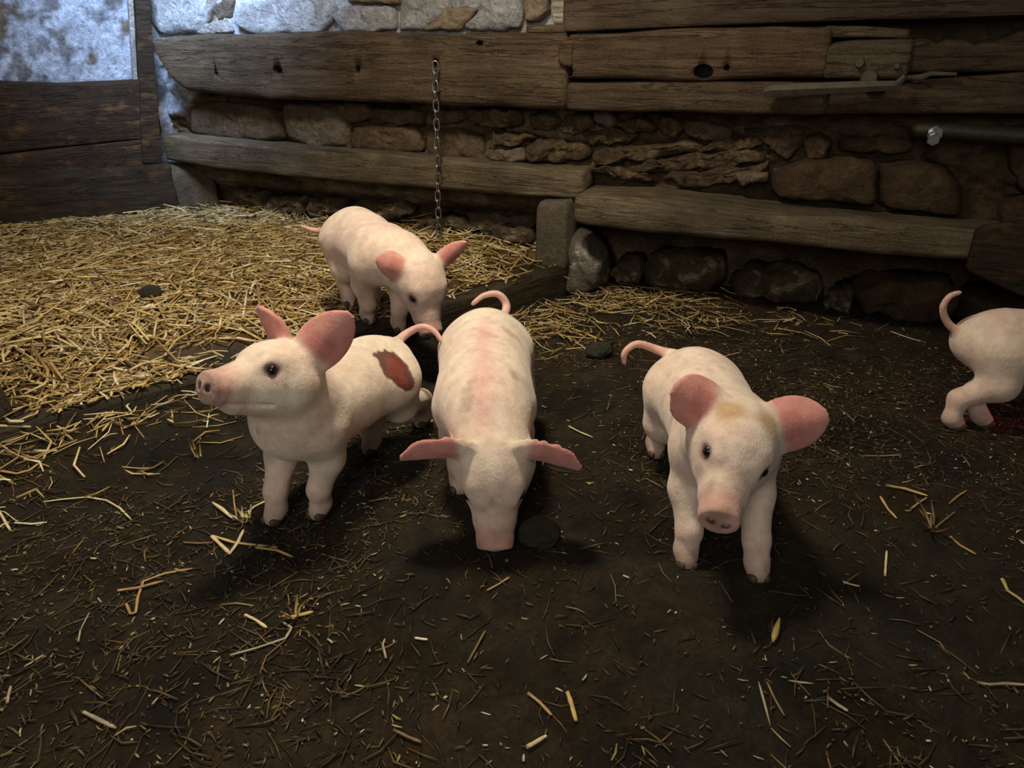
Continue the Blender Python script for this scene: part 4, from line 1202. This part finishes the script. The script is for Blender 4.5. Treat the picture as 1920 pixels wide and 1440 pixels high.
        f.cap(fet, foot + S(0.010, 0, 0.016), 0.0215 * s, 0.0200 * s, 0.012 * s)
        hoof_pos.append(foot)
    # tail
    tp = catmull([S(*t) for t in tail], 5)
    for k in range(len(tp) - 1):
        r0 = 0.0125 - 0.0078 * (k / len(tp)) ** 0.6; r1 = 0.0125 - 0.0078 * ((k + 1) / len(tp)) ** 0.6
        f.cap(tp[k], tp[k + 1], r0 * s, r1 * s, 0.014 if k < 2 else 0.004)
    V, Q = f.mesh()
    # ---- colours of the coat
    N = fbm(V + seed * 3.1, 9, 4, seed)[:, None]; N2 = fbm(V + seed * 1.7, 22, 4, seed + 5)[:, None]
    cream = np.array([0.80, 0.715, 0.585]); rose = np.array([0.77, 0.53, 0.46]); soil = np.array([0.33, 0.265, 0.165])
    C = cream + (rose - cream) * np.clip(pink + 0.55 * N, 0, 1)
    hq = (V - H) @ R / hs
    def blend(C, c, w): return C + (np.array(c) - C) * np.clip(w, 0, 1).reshape(-1, 1)
    # soil patches on the flanks, grubby legs
    C = blend(C, soil, (sstep(0.22, 0.5, N2[:, 0] * 0.75 + N[:, 0] * 0.35) * dirt))
    zz = V[:, 2] / s
    C = blend(C, rose * 0.97, sstep(0.12, 0.04, zz) * 0.55)
    C = blend(C, soil * 0.55, sstep(0.075, 0.01, zz + N2[:, 0] * 0.045) * dirty_feet)
    if spine_pink:
        C = blend(C, (0.72, 0.40, 0.36), sstep(0.035, 0.0, np.abs(V[:, 1]) / s) * sstep(0.2, 0.26, zz) * sstep(-0.12, 0.0, V[:, 0] / s) * spine_pink)
    if ochre:
        for sg in (-1, 1):
            d = np.linalg.norm(hq - np.array([-0.012, sg * 0.034, 0.056]), axis=1)
            C = blend(C, (0.52, 0.33, 0.13), sstep(0.034, 0.012, d + N2[:, 0] * 0.012) * 0.75)
    # eye rims, snout
    for sg in (-1, 1):
        d = np.linalg.norm(hq - np.array([0.056, sg * 0.050, 0.018]), axis=1)
        C = blend(C, (0.50, 0.30, 0.27), sstep(0.026, 0.011, d) * 0.75)
        C = blend(C, (0.16, 0.10, 0.09), sstep(0.0175, 0.011, d) * 0.85)
    C = blend(C, (0.60, 0.34, 0.29), sstep(0.095, 0.135, hq[:, 0]) * sstep(0.06, 0.045, np.abs(hq[:, 2] + 0.02)) * sstep(0.045, 0.035, np.abs(hq[:, 1])) * 0.85)
    C = blend(C, soil * 0.5, sstep(0.135, 0.150, hq[:, 0]) * sstep(0.2, -0.2, N2[:, 0]) * 0.5 * (np.abs(hq[:, 1]) < 0.05))
    for c_ in nost:
        C = blend(C, (0.06, 0.03, 0.025), sstep(0.0095, 0.006, np.linalg.norm(V - c_, axis=1)))
    for ear, root, dv, nv, Lh in ear_info:
        d = ear(V); u = (V - root) @ dv
        w = sstep(0.006, 0.0005, d) * sstep(0.006, 0.03, u)
        C = blend(C, ear_col, w * 0.92)
        inner = sstep(-0.001, 0.003, (V - root) @ nv)
        C = blend(C, (0.46, 0.16, 0.14), w * inner * sstep(0.03, 0.012, np.abs(u - 0.035)) * 0.6)
    # tail rosy
    dt = np.min(np.stack([np.linalg.norm(V - t, axis=1) for t in tp[2:]]), 0)
    C = blend(C, (0.70, 0.40, 0.35), sstep(0.020, 0.013, dt) * 0.8)
    if wound:
        (wc, wa, wl, ww) = wound
        # nearest point of the skin to the line of sight through the sore spot
        d = np.array(ray(*wc)); d = Rw @ (d / np.linalg.norm(d)); c0 = Rw @ (np.array([0, 0, CAM_H]) - np.array(base, float))
        al = (V - c0) @ d; off_ = np.linalg.norm(V - c0 - al[:, None] * d, axis=1)
        al[off_ > 0.006] = 9; wp = V[np.argmin(al)]
        q = V - wp; a = norm(Rw @ np.array(wa, float)); al = q @ a; pr = np.linalg.norm(q - al[:, None] * a, axis=1)
        e = np.sqrt((al / (wl * s)) ** 2 + (pr / (ww * s)) ** 2) + N2[:, 0] * 0.45 + fbm(V, 60, 3, 8) * 0.35
        C = blend(C, (0.13, 0.055, 0.04), sstep(1.08, 0.92, e))
        C = blend(C, (0.17, 0.017, 0.013), sstep(0.92, 0.65, e) * sstep(-0.55, -0.15, al / (wl * s)))
        C = blend(C, (0.30, 0.12, 0.06), sstep(0.30, 0.1, e + N2[:, 0] * 0.9) * 0.3)
    root_o = empty('piglet', base, heading, label=label, cat='piglet', group='piglets in the pen')
    me = quad_mesh('body', V, Q, M['skin'], True, np.clip(C, 0, 1))
    link(bpy.data.objects.new('body', me), root_o)
    # eyes
    for sg in (-1, 1):
        bm = bmesh.new(); bmesh.ops.create_uvsphere(bm, u_segments=16, v_segments=10, radius=0.0098 * hs)
        c_ = hp(0.0525, sg * 0.0465, 0.018)
        bm_obj('eye', bm, M['eye'], root_o, Vector(c_), 0, True)
    # hooves: two toes each
    for p in hoof_pos:
        bm = bmesh.new()
        for sg in (-1, 1):
            m4 = Matrix.Translation(Vector(p) + Vector((0.014 * s, sg * 0.0115 * s, 0.0105 * s))) @ Matrix.Rotation(-0.35, 4, 'Y') @ Matrix.Diagonal((1.5, 0.78, 0.95, 1))
            bmesh.ops.create_uvsphere(bm, u_segments=12, v_segments=8, radius=0.0125 * s, matrix=m4)
        bm_obj('hoof', bm, M['hoof'], root_o, None, 0, True)
    return root_o

R_ = math.radians
def at(px, py, Y):
    d = ray(px, py); t = Y / d.y
    return (d.x * t, Y, CAM_H + d.z * t)
def gf(px, py, z=0.0, k=0.0):
    g = ground(px, py, z); return ((g.x, g.y, g.z), k)

# 1: looking up to the left, wound on the hip
piglet((-0.369, 1.398, 0.0), R_(-117), 0.97, (-0.425, 1.231, 0.347), (-0.60, -0.72, 0.34), (0.16, 0.30, 0.94),
       [gf(603, 966), gf(520, 976), gf(792, 795, 0.01), gf(697, 846)],
       [((0.62, 0.30, 0.60), (0.25, -0.85, 0.25), 0.122, 0.092, 0.45), ((-0.30, 0.25, 0.90), (-0.60, -0.45, 0.2), 0.095, 0.075, 0.5)],
       [at(738, 648, 1.60), at(762, 626, 1.635), at(790, 613, 1.64), at(813, 620, 1.63), at(828, 640, 1.62)],
       'piglet looking up to the left, red wound on its hip', seed=3, dirt=0.5, pink=0.22, headscale=0.97, shoulder_z=0.022, hip_z=0.012,
       wound=((745, 684), (0.62, 0.05, -0.75), 0.060, 0.030))
# 2: rooting, back to the top
piglet((-0.060, 1.505, 0.0), R_(-89), 1.04, (-0.035, 1.215, 0.165), (0.02, -0.50, -0.86), (0.02, -0.86, 0.5),
       [((0.015, 1.40, 0), 0), ((-0.115, 1.385, 0), 0), ((0.015, 1.66, 0), 0), ((-0.12, 1.655, 0), 0)],
       [((0.97, -0.10, -0.16), (0.05, -0.55, -0.80), 0.112, 0.074, 0.6), ((-0.99, -0.05, 0.02), (-0.05, -0.55, -0.80), 0.118, 0.074, 0.6)],
       [at(938, 605, 1.74), at(950, 575, 1.785), at(935, 552, 1.79), at(908, 554, 1.785), at(886, 570, 1.78)],
       'piglet with its snout down on the mud, seen from above its back', seed=9, dirt=0.55, pink=0.28, spine_pink=0.6, fat=1.08, stretch=1.06, blunt=4.0)
# 3: facing the camera
piglet((0.398, 1.315, 0.0), R_(-90), 1.0, (0.386, 1.115, 0.268), (-0.045, -0.130, -0.050), (0.20, -0.28, 0.90),
       [gf(1416, 1080), gf(1284, 1056), ((0.46, 1.46, 0), 0), gf(1228, 852)],
       [((0.88, 0.15, 0.20), (-0.15, -0.85, 0.35), 0.100, 0.092, 0.5), ((-0.85, 0.15, 0.42), (0.15, -0.90, 0.35), 0.090, 0.088, 0.5)],
       [at(1262, 668, 1.535), at(1230, 655, 1.56), at(1195, 645, 1.56), at(1172, 660, 1.55), at(1170, 680, 1.55)],
       'piglet on the right standing and facing the camera, pink ears spread', seed=14, dirt=0.45, pink=0.35, dirty_feet=0.6, ochre=True, blunt=2.8, shoulder_z=0.012, hip_z=0.0)
# 4: behind on the straw, nosing the plank
piglet((-0.430, 2.195, 0.105), R_(-60), 1.0, (-0.256, 2.000, 0.297), (0.26, -0.42, -0.87), (0.48, -0.66, 0.55),
       [((-0.345, 2.11, 0.10), 0), gf(690, 604, 0.11), ((-0.45, 2.33, 0.12), 0), gf(655, 572, 0.12)],
       [((0.70, 0.25, 0.58), (0.30, -0.80, -0.2), 0.100, 0.050, 0.5), ((-0.60, -0.05, 0.22), (0.10, -0.90, 0.35), 0.092, 0.072, 0.6)],
       [at(615, 432, 2.42), at(600, 433, 2.45), at(582, 430, 2.45), at(566, 424, 2.44)],
       'piglet at the back standing on the straw edge, head lowered', seed=21, dirt=0.12, pink=0.45, shoulder_z=0.020, hip_z=0.022)
# 5: walking out at the right edge
piglet((1.355, 1.70, 0.0), R_(-12), 0.97, (1.61, 1.64, 0.24), (0.88, -0.2, -0.35), (0.35, -0.1, 0.9),
       [((1.48, 1.74, 0), 0), ((1.47, 1.60, 0), 0), (ground(1836, 798)[:], 0), (ground(1783, 803)[:], 0.012)],
       [((-0.1, 0.75, 0.55), (0.9, 0.3, 0), 0.105, 0.08, 0.5), ((-0.3, -0.75, 0.55), (0.9, -0.3, 0), 0.105, 0.08, 0.5)],
       [at(1806, 628, 1.74), at(1778, 607, 1.75), at(1768, 578, 1.75), at(1780, 556, 1.75), at(1800, 548, 1.75)],
       'piglet half out of frame at the right edge, tail curled up', seed=27, dirt=0.1, pink=0.5)
